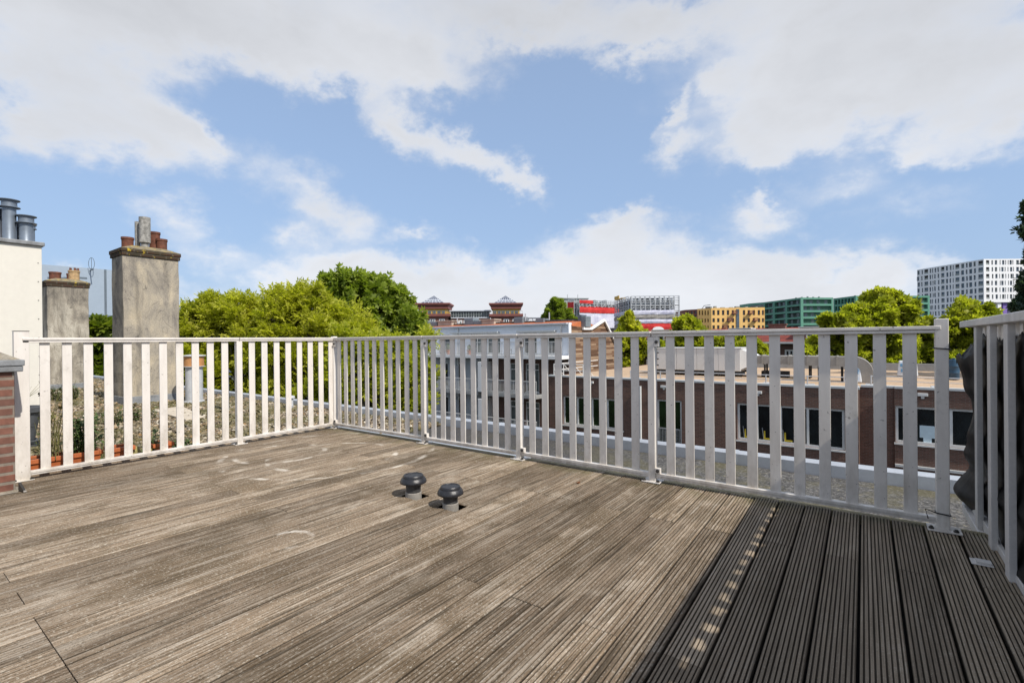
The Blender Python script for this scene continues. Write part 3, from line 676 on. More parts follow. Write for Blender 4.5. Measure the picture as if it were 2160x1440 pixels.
# ---------------------------------------------------------------- white clad shaft with flues
X0 = -6.95
e = at_x(88, 520, X0); bh = e[2]
wb = thing('clad_shaft', 'tall cream sheet-clad ventilation shaft with metal flues on top', 'chimney', (X0-.7, e[1]-1., RZ))
m = MB(); m.box(X0-1.3, X0, e[1]-2.2, e[1], RZ+.01, bh); m.build('cladding', M['clad_white'], wb, False, .006)
m = MB(); m.box(X0-1.36, X0+.05, e[1]-2.25, e[1]+.035, bh+.002, bh+.07); m.build('lead_cap', M['lead'], wb, False, .012)
m = MB()
for k in range(9):
    z = bh-.30-.33*k
    for y in (e[1]-.05, e[1]-.62, e[1]-1.2): m.tube([(X0,y,z),(X0+.006,y,z)], .008, 8)
m.build_each('screw', M['bolt'], wb); 
def flue(px, w, ytop, X, mat, root, capw, zb):
    p = at_x(px, ytop, X); dep = np.dot(p-CAM, FV); r = w/2*dep/FPX; rc = capw/2*dep/FPX; c = (X, p[1], 0); zt = p[2]
    m = MB(); m.lathe(c, [(r*1.12, zb), (r*1.05, zb+.05), (r, zb+.06), (r, zt-rc*1.0)], 24); f = m.build('flue', mat, root, True)
    m = MB(); h = rc*1.05
    m.lathe(c, [(r*1.02, zt-h), (rc, zt-h+.01), (rc, zt-h+.022), (r*1.15, zt-h+.03), (r*1.12, zt-h*.25), (rc*.98, zt-.02), (rc, zt-.008), (rc*.5, zt), (.001, zt+.004)], 24); m.build('cowl', mat, f, True)
zb = bh+.072
flue(19, 22, 421, X0-.40, M['flue'], wb, 35, zb); flue(55, 22, 455, X0-.30, M['flue'], wb, 34, zb)
flue(38, 17, 470, X0-.80, M['flue_dark'], wb, 24, zb); flue(-4, 24, 441, X0-.62, M['flue_dark'], wb, 36, zb); flue(64, 14, 474, X0-.95, M['flue'], wb, 20, zb)
# ---------------------------------------------------------------- two rendered chimneys
def chimney(label, X, pl, pr, yl, yr, pside, cap_mat, plast, name='chimney_stack'):
    a = at_x(pl, yl, X); b = at_x(pr, yr, X); zt = (a[2]+b[2])/2; y0, y1 = a[1], b[1]
    s = at_y(pside, yl, y0); xb = s[0]
    r = thing(name, label, 'chimney', (X-.3, (y0+y1)/2, RZ))
    m = MB()
    nz = 14; V = []
    for k in range(nz+1):
        z = RZ+.01+(zt-RZ-.01)*k/nz; j = lambda: rng.normal(0, .004)
        for (x, y) in ((xb,y0),(X,y0),(X,y1),(xb,y1)): V.append((x+j(), y+j(), z))
    F = [(4*k+i, 4*k+(i+1) % 4, 4*k+4+(i+1) % 4, 4*k+4+i) for k in range(nz) for i in range(4)]+[(0,3,2,1), tuple(4*nz+i for i in range(4))]
    m.add(V, F); m.build('shaft', plast, r, False, .012)
    ov = .022; m = MB(); m.box(xb-ov, X+ov, y0-ov, y1+ov, zt+.001, zt+.075); m.box(xb-ov-.014, X+ov+.014, y0-ov-.014, y1+ov+.014, zt+.076, zt+.15); m.build('brick_cap', cap_mat, r, False, .006)
    m = MB(); q = ov+.015
    m.hexa([(xb-q,y0-q,zt+.151),(X+q,y0-q,zt+.151),(X+q,y1+q,zt+.151),(xb-q,y1+q,zt+.151),(xb+.12,y0+.2,zt+.24),(X-.12,y0+.2,zt+.24),(X-.12,y1-.2,zt+.24),(xb+.12,y1-.2,zt+.24)]); m.build('mortar_flaunching', M['lichen'], r)
    m = MB(); m.box(xb-.03, X+.018, y0-.018, y1+.018, RZ+.008, RZ+.17); m.build('lead_skirt', M['lead'], r, False, .006)
    return r, xb, y0, y1, zt
def pot(root, px, w, ytop, X, mat, zb, shape='pot', name='chimney_pot'):
    p = at_x(px, ytop, X); dep = np.dot(p-CAM, FV); r = w/2*dep/FPX; zt = p[2]; c = (X, p[1], 0); m = MB()
    if shape == 'pot': m.lathe(c, [(r*.96, zb), (r*.94, zb+(zt-zb)*.5), (r*.96, zt-.05), (r*1.05, zt-.045), (r*1.04, zt), (r*.85, zt), (r*.82, zt-.12)], 22)
    elif shape == 'pipe': m.lathe(c, [(r, zb), (r, zt), (r*.86, zt), (r*.84, zt-.1)], 22)
    else: m.lathe(c, [(r*.66, zb), (r*.66, zb+(zt-zb)*.24), (r*1.02, zb+(zt-zb)*.25), (r, zt), (r*.86, zt), (r*.84, zt-.1)], 22)
    return m.build(name, mat, root, True)
ch, xb, y0, y1, zt = chimney('tall grey rendered chimney with five pots, in front of the trees', -7.4, 259, 377, 541, 547, 235, M['lichen_brick'], M['plaster_a'])
zz = zt+.16
pot(ch, 269, 22, 501, -7.62, M['clay'], zz); pot(ch, 290, 10, 468, -7.85, M['asbestos'], zz, 'pipe', 'cement_pipe'); pot(ch, 305, 20.5, 459, -7.62, M['asbestos'], zz, 'sleeve', 'cement_pipe')
pot(ch, 326, 20, 490, -7.80, M['clay'], zz, 'pot'); pot(ch, 341, 20, 505, -7.66, M['clay'], zz)
ch2, xb, y0, y1, zt = chimney('shorter patched grey chimney with mossy cap, beside the cream clad shaft', -13.2, 99, 187, 604, 607, 87, M['lichen_brick'], M['plaster_b'])
zz = zt+.16
pot(ch2, 116, 20, 574, -13.5, M['clay'], zz); pot(ch2, 156, 19, 571, -13.45, M['clay_pale'], zz); pot(ch2, 148, 12, 577, -13.9, M['clay'], zz)
p = at_x(156, 569, -13.45); m = MB()
for k in range(5):
    a = k*1.26; m.box(p[0]+.09*math.cos(a)-.02, p[0]+.09*math.cos(a)+.02, p[1]+.09*math.sin(a)-.02, p[1]+.09*math.sin(a)+.02, p[2]-.03, p[2]+.045)
m.build_each('pot_teeth', M['clay'], ch2)
# ---------------------------------------------------------------- things on the gravel
r = thing('vent_pipe', 'grey vent pipe on the gravel with a faded orange cowl', 'vent pipe', tuple(at_z(410, 850, RZ)))
c = WL[r]; d = np.dot(c-CAM, FV)/FPX; zt = c[2]+(850-773)*d
m = MB(); m.lathe((c[0],c[1],0), [(19*d, RZ), (19*d, RZ+.05), (16*d, RZ+.06), (16*d, zt)], 24); m.build('pipe', M['grey_pipe'], r, True)
m = MB(); m.lathe((c[0],c[1],0), [(21*d, zt), (21*d, zt+.012)], 24); m.lathe((c[0],c[1],0), [(22*d, zt+22*d), (22*d, zt+24*d), (3*d, zt+26*d)], 24); m.build('disc', M['grey_pipe'], r, True)
m = MB(); m.lathe((c[0],c[1],0), [(18.5*d, zt+.013), (18.5*d, zt+21.8*d)], 24); m.build('cowl', M['cowl_orange'], r, True)
r = thing('vent_pipe', 'thin blue grey vent pipe with a small double hood on the gravel', 'vent pipe', tuple(at_z(478, 868, RZ)))
c = WL[r]; d = np.dot(c-CAM, FV)/FPX; zt = c[2]+(868-796)*d
m = MB(); m.lathe((c[0],c[1],0), [(5*d, RZ), (5*d, zt)], 16); m.build('pipe', M['flue'], r, True)
m = MB(); m.lathe((c[0],c[1],0), [(5*d, zt), (9.5*d, zt+1*d), (9*d, zt+2.5*d), (5*d, zt+5*d), (5*d, zt+10*d), (10*d, zt+11*d), (4*d, zt+18*d), (.2*d, zt+19*d)], 18); m.build('hood', M['flue_dark'], r, True)
r = thing('vent_pipe', 'short grey stub pipe with a flat hood beside the metal roof edge', 'vent pipe', tuple(at_z(612, 862, RZ)))
c = WL[r]; d = np.dot(c-CAM, FV)/FPX
m = MB(); m.lathe((c[0],c[1],0), [(8*d, RZ), (6.5*d, RZ+5*d), (6*d, RZ+22*d)], 16); m.build('pipe', M['grey_pipe'], r, True)
m = MB(); m.lathe((c[0],c[1],0), [(6*d, RZ+22*d), (10*d, RZ+23*d), (9*d, RZ+27*d), (.2*d, RZ+29*d)], 16); m.build('hood', M['grey_pipe'], r, True)
m = MB(); q = [at_z(x, y, RZ+.05) for x, y in ((322,864),(384,856),(430,878),(392,884))]
m.hexa([tuple(p-np.array([0,0,.035])) for p in q]+[tuple(p) for p in q]) if np.cross(q[1]-q[0], q[2]-q[1])[2] > 0 else m.hexa([tuple(p-np.array([0,0,.035])) for p in q[::-1]]+[tuple(p) for p in q[::-1]])
tag(m.build('stone_slab', M['slab'], None, False, .006), 'cream stone slab lying on the gravel at the foot of the tall chimney', 'slab')
# grey pot
pr = thing('plant_pot', 'dark grey plastic plant pot standing on a saucer behind the left railing', 'pot', (-3.42, -2.03, RZ))
c = (-3.42, -2.03, RZ)
m = MB(); m.lathe(c, [(.105,.10),(.155,.42),(.165,.425),(.185,.44),(.19,.50),(.175,.505),(.15,.50),(.14,.45)], 28); m.build('pot_body', M['pot_grey'], pr, True)
m = MB(); m.lathe(c, [(.10,.055),(.15,.06),(.165,.09),(.155,.095),(.14,.075)], 28); m.lathe(c, [(.13,.005),(.18,.012),(.19,.05),(.18,.052),(.10,.03)], 28); m.build('saucer', M['pot_grey'], pr, True)
m = MB(); m.lathe(c, [(.14,.46),(.02,.475)], 20); m.build('soil', M['soil'], pr)
m = MB()
for k in range(7):
    a = rng.uniform(0, 6.28); m.tube([(c[0],c[1],c[2]+.45),(c[0]+.05*math.cos(a),c[1]+.05*math.sin(a),c[2]+.62),(c[0]+.13*math.cos(a),c[1]+.14*math.sin(a)+.03,c[2]+.7+.12*rng.random())], [.004,.003,.001], 5)
m.build('dry_stalk', M['weed'], pr)
# terracotta planters and stones behind the left railing
PX = -.255; LZ = -.045
def planter(p0, p1, label, plants=0, zt=None, X=PX, depth=.17):
    a, b = at_x(p0, 985, X+depth/2), at_x(p1, 965, X+depth/2); zt = zt if zt is not None else .112
    r = thing('planter_box', label, 'planter', (X, (a[1]+b[1])/2, LZ), 'terracotta planters behind the left railing')
    y0, y1 = a[1], b[1]; m = MB(); h = depth/2; z0 = LZ+.002; t = .012
    m.hexa([(X-h*.8,y0+.02,z0),(X+h*.8,y0+.02,z0),(X+h*.8,y1-.02,z0),(X-h*.8,y1-.02,z0),(X-h,y0,zt-.035),(X+h,y0,zt-.035),(X+h,y1,zt-.035),(X-h,y1,zt-.035)])
    m.box(X-h-.012, X+h+.012, y0-.012, y0+t, zt-.034, zt); m.box(X-h-.012, X+h+.012, y1-t, y1+.012, zt-.034, zt)
    m.box(X-h-.012, X-h+t, y0+t+.0005, y1-t-.0005, zt-.034, zt); m.box(X+h-t, X+h+.012, y0+t+.0005, y1-t-.0005, zt-.034, zt)
    m.build('box', M['terracotta'], r, False, .003)
    m = MB(); m.box(X-h+t+.001, X+h-t-.001, y0+t+.001, y1-t-.001, zt-.034, zt-.02); m.build('soil', M['soil'], r)
    return r, y0, y1, zt
def weeds(name, label, cx, y0, y1, zb, n, h, mats, group, leafy=.5):
    r = thing(name, label, 'plant', (cx, (y0+y1)/2, zb), group)
    m = MB(); lf = MB()
    for k in range(n):
        x = cx+rng.normal(0, .04); y = rng.uniform(y0, y1); hh = h*rng.uniform(.45, 1.05); a = rng.uniform(0, 6.28); ln = hh*rng.uniform(.05, .28)
        p = [np.array([x, y, zb]), np.array([x+ln*.4*math.cos(a), y+ln*.4*math.sin(a), zb+hh*.55]), np.array([x+ln*math.cos(a), y+ln*math.sin(a), zb+hh])]
        m.tube(p, [.0035, .0025, .0012], 5)
        for j in range(int(rng.integers(4, 11)*leafy*2)):
            f = rng.uniform(.15, 1); q = p[0]*(1-f)+p[2]*f; b = rng.uniform(0, 6.28); L = rng.uniform(.025, .06); w = L*.28; up = rng.uniform(.0, .7)
            d = np.array([math.cos(b), math.sin(b), up]); s = np.array([-math.sin(b), math.cos(b), .2])
            lf.add([q, q+d*L*.5+s*w, q+d*L, q+d*L*.5-s*w], [(0,1,2,3)])
    m.build('stalk', mats[0], r)
    if lf.v: lf.build('leaves', mats[1], r)
r1, a, b, zt = planter(50, 146, 'long terracotta planter of dry stalks next to the brick pillar')
weeds('dry_weed', 'thin tall dry brown stalks growing in the planter next to the pillar', PX, b-.16, b-.02, zt-.02, 16, .62, (M['weed'], M['weed']), 'weeds behind the left railing', .3)
r2, a, b, zt = planter(151, 214, 'terracotta planter holding green weeds, middle of the left railing')
weeds('green_weed', 'bushy green weeds in the middle terracotta planter', PX, a+.03, b-.03, zt-.02, 40, .30, (M['weed_green'], M['weed_green']), 'weeds behind the left railing', .9)
weeds('green_weed', 'sparse yellowish weeds on gravel behind the middle planter', PX-.55, a-.1, b+.3, RZ+.01, 44, .55, (M['weed'], M['weed_green']), 'weeds behind the left railing', .7)
weeds('green_weed', 'low moss-green weeds at the foot of the shorter chimney', -9.5, -.9, -.2, RZ+.01, 90, .35, (M['weed'], M['weed_green']), 'weeds behind the left railing', .8)
weeds('green_weed', 'patch of low green weeds on the gravel midway along the sunlit railing', -1.3, -1.55, -.9, RZ+.01, 60, .22, (M['weed'], M['weed_green']), 'weeds behind the left railing', .8)
weeds('green_weed', 'tufts of yellow green weeds on the gravel before the tall chimney', -4.6, -1.2, -.3, RZ+.01, 70, .26, (M['weed'], M['weed_green']), 'weeds behind the left railing', .8)
planter(236, 282, 'short orange terracotta planter between two mossy stones', zt=.108, X=PX)
planter(326, 364, 'small empty terracotta planter furthest from the brick pillar', zt=.092, X=PX)
for (px, py, w, h, lab) in ((280, 962, .10, .13, 'squarish moss-covered stone beside the short planter'), (316, 950, .085, .12, 'rounded yellow mossy stone left of the small empty planter')):
    q = at_x(px, py, -.235); m = MB(); V = []; F = []
    for k in range(5):
        z = LZ+.004+h*k/4*1.0; rr = w*(.50, .56, .55, .48, .30)[k]
        for j in range(9): a = j*2*math.pi/9; V.append((q[0]+rr*math.cos(a)*(1+rng.normal(0, .06)), q[1]+rr*1.15*math.sin(a)*(1+rng.normal(0, .06)), z+rng.normal(0, .004)))
    F = [(k*9+j, k*9+(j+1) % 9, k*9+9+(j+1) % 9, k*9+9+j) for k in range(4) for j in range(9)]+[tuple(range(8,-1,-1)), tuple(36+j for j in range(9))]
    m.add(V, F); tag(m.build('garden_stone', M['stone_mossy'], None, False, .008), lab, 'stone', 'mossy stones behind the left railing')
weeds('green_weed', 'small leafy weed growing between the mossy stone and the small empty planter', PX, at_x(320,945,PX)[1]-.02, at_x(324,945,PX)[1]+.02, LZ+.002, 9, .26, (M['weed_green'], M['weed_green']), 'weeds behind the left railing', 1.)
# ---------------------------------------------------------------- facades
class Face:
    """vertical wall plane from P0 to P1 (seen from outside: left to right)"""
    def __init__(s, P0, P1):
        s.p = np.array([P0[0], P0[1], 0.]); d = np.array([P1[0]-P0[0], P1[1]-P0[1], 0.]); s.L = float(np.linalg.norm(d)); s.d = d/s.L
        s.n = np.array([s.d[1], -s.d[0], 0.])
    def P(s, u, z, o=0.): q = s.p+s.d*u+s.n*o; return (q[0], q[1], z)
    def box(s, mb, u0, u1, z0, z1, o0, o1):
        mb.hexa([s.P(u0,z0,o1), s.P(u1,z0,o1), s.P(u1,z0,o0), s.P(u0,z0,o0), s.P(u0,z1,o1), s.P(u1,z1,o1), s.P(u1,z1,o0), s.P(u0,z1,o0)])
    def px(s, x, y):
        d = ray(x, y); t_ = np.dot(s.p-CAM, s.n)/np.dot(d, s.n); q = CAM+d*t_; return float(np.dot(q-s.p, s.d)), float(q[2])
    def rect(s, x0, y0, x1, y1):
        a, b, c, d = s.px(x0, y0), s.px(x1, y1), s.px(x0, y1), s.px(x1, y0)
        return (a[0]+c[0])/2, (b[0]+d[0])/2, (b[1]+c[1])/2, (a[1]+d[1])/2       # u0,u1,z0,z1
    def wall(s, mb, u0, u1, z0, z1, holes=(), depth=.15, o=0.):
        us = sorted({u0, u1, *[h[0] for h in holes], *[h[1] for h in holes]}); zs = sorted({z0, z1, *[h[2] for h in holes], *[h[3] for h in holes]})
        us = [u for u in us if u0 <= u <= u1]; zs = [z for z in zs if z0 <= z <= z1]
        for i in range(len(us)-1):
            for j in range(len(zs)-1):
                cu, cz = (us[i]+us[i+1])/2, (zs[j]+zs[j+1])/2
                if any(h[0] < cu < h[1] and h[2] < cz < h[3] for h in holes): continue
                mb.add([s.P(us[i],zs[j],o), s.P(us[i+1],zs[j],o), s.P(us[i+1],zs[j+1],o), s.P(us[i],zs[j+1],o)], [(0,1,2,3)])
        for (a, b, c, d) in holes:
            for (p, q) in (((a,c),(b,c)), ((b,c),(b,d)), ((b,d),(a,d)), ((a,d),(a,c))):
                mb.add([s.P(*p,o), s.P(*q,o), s.P(*q,o-depth), s.P(*p,o-depth)], [(3,2,1,0)])
    def window(s, root, h, depth, fmat, gmat, fw=.07, mull=(), trans=(), sill=0, name='window', smat=None, proud=.0):
        a, b, c, d = h; a, b, c, d = a+.002, b-.002, c+.002, d-.002; mb = MB(); o0, o1 = -depth+.005, -depth+.07+proud
        s.box(mb, a, b, c, c+fw, o0, o1); s.box(mb, a, b, d-fw, d, o0, o1); s.box(mb, a, a+fw, c+fw+.001, d-fw-.001, o0, o1); s.box(mb, b-fw, b, c+fw+.001, d-fw-.001, o0, o1)
        for f in mull: u = a+(b-a)*f; s.box(mb, u-fw*.5, u+fw*.5, c+fw+.001, d-fw-.001, o0, o1-.004)
        for f in trans: z = c+(d-c)*f; s.box(mb, a+fw+.001, b-fw-.001, z-fw*.4, z+fw*.4, o0, o1-.008)
        w = mb.build(name, fmat, root)
        mb = MB(); s.box(mb, a+fw*.5, b-fw*.5, c+fw*.5, d-fw*.5, -depth, -depth+.02); mb.build('pane', gmat, w)
        if sill: mb = MB(); s.box(mb, a-.05, b+.05, c-.07, c-.003, -depth, sill); mb.build('sill', smat or fmat, w)
        return w
# ---------------------------------------------------------------- brick school with flat roof
YS = 20.6
F1 = Face((at_y(1158, 793, YS)[0], YS), (at_y(1811, 820, YS)[0], YS))
zr = np.mean([at_y(x, y, YS)[2] for x, y in ((1158,793.5),(1400,804.5),(1678,816),(1800,820))])
YR = YS+1.25; xr = F1.p[0]+F1.L
F2 = Face((xr, YR), (at_y(1887, 900, YR)[0], YR)); F3 = Face((F2.p[0]+F2.L, YR-.12), (at_y(2420, 900, YR)[0], YR-.12))
sch = thing('school_building', 'dark brown brick school with a sandy flat roof and strip windows', 'building', (0, 28, GROUND))
xl, xe = F1.p[0], F3.p[0]+F3.L
YB = at_z(1330, 768, zr)[1]
h1 = F1.rect(1187, 829, 1314, 891); h2 = F1.rect(1555, 856, 1782, 938); h3 = F3.rect(1889, 862, 2150, 944); hd = F1.rect(1385, 843, 1438, 946)
h1 = (h1[0], h1[1], hd[3]-.15-1.62, hd[3]-.15)
h2 = (h2[0], h2[1], h2[2], h2[3])
row = []
for k in range(3):
    dz = -3.1*(k+1)
    for h in (h1, h2): row.append((h[0], h[1], h[2]+dz, h[3]+dz))
mb = MB(); F1.wall(mb, 0, F1.L, GROUND, zr, [h1, h2, hd]+row, .16)
F2.wall(mb, 0, F2.L, GROUND, zr, [], .1); F3.wall(mb, 0, F3.L, GROUND, zr, [h3], .16)
Face((xl, 45), (xl, YS)).wall(mb, 0, 45-YS, GROUND, zr); Face((xr, YS), (xr, YR)).wall(mb, 0, YR-YS, GROUND, zr)
Face((xe, YR-.12), (xe, 45)).wall(mb, 0, 45-YR+.12, GROUND, zr); Face((xr+F2.L, YR), (xr+F2.L, YR-.12)).wall(mb, 0, .12, GROUND, zr)
mb.build('wall', M['school_brick'], sch)
mb = MB(); mb.add([(xl+.01,YS+.01,zr-.03),(xr,YS+.01,zr-.03),(xr,YR+.01,zr-.03),(xe,YR+.01,zr-.03),(xe,YB,zr-.03),(xl+.01,YB,zr-.03)], [(0,1,2,3,4,5)]); roof = mb.build('roof', M['school_roof'], sch)
mb = MB(); F1.box(mb, -.04, F1.L+.04, zr+.003, zr+.09, -.28, .04); F2.box(mb, .05, F2.L, zr+.003, zr+.09, -.28, .04); F3.box(mb, .003, F3.L, zr+.003, zr+.092, -.28, .04)
mb.build('coping', M['grey_frame'], sch)
mb = MB(); mb.box(xl, xe, YB, YB+.3, zr-.03, zr+.42); mb.build('parapet', M['conc'], sch)
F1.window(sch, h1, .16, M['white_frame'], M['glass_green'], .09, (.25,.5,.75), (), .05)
F1.window(sch, h2, .16, M['white_frame'], M['glass'], .09, (.2,.43,.68,.86), (), .05)
F3.window(sch, h3, .16, M['white_frame'], M['glass'], .09, (.16,.48,.75), (), .05)
for h in row: F1.window(sch, h, .16, M['white_frame'], M['glass'], .09, (.25,.5,.75), (), .05)
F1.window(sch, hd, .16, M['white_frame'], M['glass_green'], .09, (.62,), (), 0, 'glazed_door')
mb = MB(); a = F1.rect(1886, 880, 1889, 905)
u0, u1 = h3[0], h3[1]; F3.box(mb, 0, F3.L, h3[2]-.95, h3[2]-.85, .003, .12); mb.build('ledge', M['grey_frame'], sch)
mb = MB(); mb.tube([F1.P(F1.px(1352,814)[0], F1.px(1352,814)[1], .09), F1.P(F1.px(1352,814)[0], GROUND, .09)], .055, 10); mb.build_each('drain_pipe', M['white_frame'], sch)
for (px, py, F) in ((1401, 815, F1), (1247, 806, F1), (1599, 827, F1), (1946, 832, F3)):
    u, z = F.px(px, py); mb = MB(); F.box(mb, u-.16, u+.16, z-.06, z+.06, .003, .10); F.box(mb, u-.05, u+.05, z-.16, z-.062, .003, .06); mb.build('wall_lamp', M['white_frame'], sch, False, .01)
mb = MB(); F1.box(mb, hd[0]+.1, hd[1]-.1, hd[2]+.95, hd[2]+1.0, -.06, -.03)
for k in range(14): u = hd[0]+.12+(hd[1]-hd[0]-.24)*k/13; F1.box(mb, u-.01, u+.01, hd[2]+.05, hd[2]+.948, -.055, -.035)
mb.build('balustrade', M['steel'], sch)
# things seen in the windows
for (px, py, w, h) in ((1966, 920, .36, .58),):
    u, z = F3.px(px, py); mb = MB(); F3.box(mb, u-w, u+w*.3, z-.1, z+.38, -.139, -.128); F3.box(mb, u-w*.7, u, z-.42, z-.101, -.139, -.128); tag(mb.build('window_paper', M['paper']), 'pale blue paper sheets taped inside the right school window', 'paper')
for i, (px, py) in enumerate(((1577, 918), (1618, 920), (1662, 925), (1688, 928))):
    u, z = F1.px(px, py); s_ = .15
    ct = thing('classroom_chair', 'yellow classroom chair seen behind the wide middle school window', 'chair', F1.P(u, h2[2], -.1), 'yellow chairs inside the school')
    mb = MB(); F1.box(mb, u-s_, u+s_, h2[2]+.12, h2[2]+.18, -.139, -.118); F1.box(mb, u-s_, u-s_*.6, h2[2]+.181, h2[2]+.5, -.139, -.125); mb.build('shell', M['chair_y'], ct)
    mb = MB(); mb.tube([F1.P(u-s_, h2[2]+.08, -.13), F1.P(u-s_*1.4, h2[2]+.62, -.13)], .012, 5); mb.tube([F1.P(u+s_, h2[2]+.08, -.13), F1.P(u+s_*.6, h2[2]+.12, -.13)], .012, 5); mb.build('frame', M['steel'], ct)
# roof plant
yh = at_z(1475, 783, zr+.22)[1]; a = at_y(1386, 780, yh); b = at_y(1562, 780, yh); zt = at_y(1475, 735, yh)[2]; z0 = zr+.28
hv = thing('air_handling_unit', 'long white air handling unit with a ducted tail on the school roof', 'ventilation unit', ((a[0]+b[0])/2, yh+1, zr))
mb = MB(); n = 4
for k in range(n): xa = a[0]+(b[0]-a[0])*k/n; mb.box(xa+.004, a[0]+(b[0]-a[0])*(k+1)/n-.004, yh, yh+2.2, z0, zt)
mb.build('casing', M['hvac'], hv, False, .02)
mb = MB(); mb.box(a[0]-.05, b[0]+.05, yh-.03, yh+2.24, zt+.003, zt+.05); mb.build('lid', M['hvac'], hv)
mb = MB()
for x in (a[0]+.04, a[0]+.95, b[0]-1.65, b[0]-.5):
    for z in (z0+.25, (z0+zt)/2, zt-.25): mb.box(x-.05, x+.07, yh-.03, yh-.002, z-.025, z+.025)
mb.build_each('latch', M['dark'], hv)
mb = MB()
for y in (yh+.1, yh+2.0): mb.box(a[0]-.2, b[0]+.2, y-.06, y+.06, z0-.14, z0-.003)
for x in np.linspace(a[0], b[0], 5):
    for y in (yh+.1, yh+2.0): mb.box(x-.05, x+.05, y-.05, y+.05, zr-.028, z0-.142)
mb.build('stand', M['dark'], hv)
c2 = at_y(1592, 760, yh); zd1 = at_y(1640, 751, yh)[2]; zd0 = at_y(1640, 768, yh)[2]
mb = MB(); mb.hexa([(b[0]+.002,yh+.05,z0+.1),(c2[0],yh+.3,zd0),(c2[0],yh+1.5,zd0),(b[0]+.002,yh+2.1,z0+.1),(b[0]+.002,yh+.05,zt-.02),(c2[0],yh+.3,zd1),(c2[0],yh+1.5,zd1),(b[0]+.002,yh+2.1,zt-.02)]); mb.build('transition', M['hvac'], hv)
e = at_y(1720, 760, yh); 
mb = MB(); mb.box(c2[0]+.002, e[0], yh+.3, yh+1.5, zd0, zd1)
for x in np.linspace(c2[0]+.3, e[0], 5): mb.box(x-.03, x+.03, yh+.26, yh+1.54, zd0-.04, zd1+.04)
mb.build('duct', M['duct'], hv)
mb = MB()
for x in (c2[0]+.4, c2[0]+2.0, e[0]-.3): mb.box(x-.04, x+.04, yh+.5, yh+.58, zr-.028, zd0-.045); mb.box(x-.04, x+.04, yh+1.2, yh+1.28, zr-.028, zd0-.045)
mb.box(c2[0]+.2, c2[0]+1.5, yh+.7, yh+1.3, zr-.028, zr+.3)
mb.build_each('duct_support', M['dark'], hv)
d2 = thing('air_duct', 'grey rectangular duct curving down to the school roof', 'duct', (at_y(1790, 790, yh)[0], yh-.5, zr))
x0, x1, x2 = at_y(1698, 760, yh-1.2)[0], at_y(1800, 760, yh-1.2)[0], at_y(1842, 790, yh-1.2)[0]; zt2 = at_y(1760, 752, yh-1.2)[2]; zb2 = at_y(1760, 772, yh-1.2)[2]
mb = MB(); mb.box(x0, x1, yh-1.2, yh-.2, zb2, zt2)
for x in np.linspace(x0+.1, x1-.05, 4): mb.box(x-.03, x+.03, yh-1.23, yh-.17, zb2-.03, zt2+.03)
mb.build('duct', M['duct'], d2)
mb = MB(); R2 = x2-x1; pts_o = []; pts_i = []
for k in range(9): a_ = math.pi/2*k/8; pts_o.append((x1+.002+R2*math.sin(a_), zt2-R2*(1-math.cos(a_)))); pts_i.append((x1+.002+max(.05, R2-(zt2-zb2))*math.sin(a_), zb2-max(.05, R2-(zt2-zb2))*(1-math.cos(a_))))
poly = pts_o+pts_i[::-1]
for k in range(8):
    q = [pts_o[k], pts_o[k+1], pts_i[k+1], pts_i[k]]; mb.prism([(x, yh-1.2, z) for x, z in q], (0, 1.0, 0))
mb.box(x1+max(.05, R2-(zt2-zb2)), x2, yh-1.2, yh-.2, zr-.028, zt2-R2-.001); mb.build('elbow', M['duct'], d2)
mb = MB(); mb.box(x0+.5, x0+.6, yh-.9, yh-.8, zr-.028, zb2-.04); mb.box(x1-.5, x1-.4, yh-.9, yh-.8, zr-.028, zb2-.04); mb.build_each('duct_support', M['dark'], d2)
# guard rail along the roof edge
gr = thing('roof_guard_rail', 'low galvanised guard rail along the front edge of the school roof', 'guard rail', (0, YS+.6, zr))
yg = YS+.75; mb = MB(); xa, xb = at_y(1330, 795, yg)[0], xr-.2
mb.tube([(xa,yg,zr+.42),(xb,yg,zr+.42)], .022, 6); mb.tube([(xa,yg,zr+.22),(xb,yg,zr+.22)], .018, 6)
mb.tube([(xr+.4,yg+1.3,zr+.42),(xe,yg+1.3,zr+.42)], .022, 6); mb.tube([(xr+.4,yg+1.3,zr+.22),(xe,yg+1.3,zr+.22)], .018, 6); mb.build('tube', M['steel'], gr)
for x in list(np.linspace(xa, xb, 7))+[xr+.4, xr+2.6, xr+4.8, xr+7]:
    yy = yg if x < xr else yg+1.3; mb = MB(); mb.tube([(x,yy,zr-.02),(x,yy,zr+.45)], .03, 6); mb.box(x-.2, x+.2, yy-.02, yy+.9, zr-.028, zr+.03); mb.build('post', M['steel'], gr)
g2 = thing('roof_guard_rail', 'white safety rail on the corner of the school roof nearest the balconies', 'guard rail', (xl+.5, YS+.5, zr))
mb = MB(); xb = at_y(1232, 780, YS+.5)[0]
for z in (.35, .7): mb.tube([(xl+.1,YS+.4,zr+z),(xb,YS+.4,zr+z)], .025, 6); mb.tube([(xl+.1,YS+.4,zr+z),(xl+.1,YS+6,zr+z)], .025, 6)
for x in np.linspace(xl+.1, xb, 4): mb.tube([(x,YS+.4,zr-.02),(x,YS+.4,zr+.72)], .03, 6); mb.tube([(x,YS+.4,zr+.7),(x+.3,YS+1.1,zr-.02)], .02, 6)
mb.build('tube', M['white_frame'], g2); mb = MB(); mb.box(xl+.05, xl+.15, YS+.3, YS+1.2, zr-.028, zr+.03); mb.build('foot', M['white_frame'], g2)
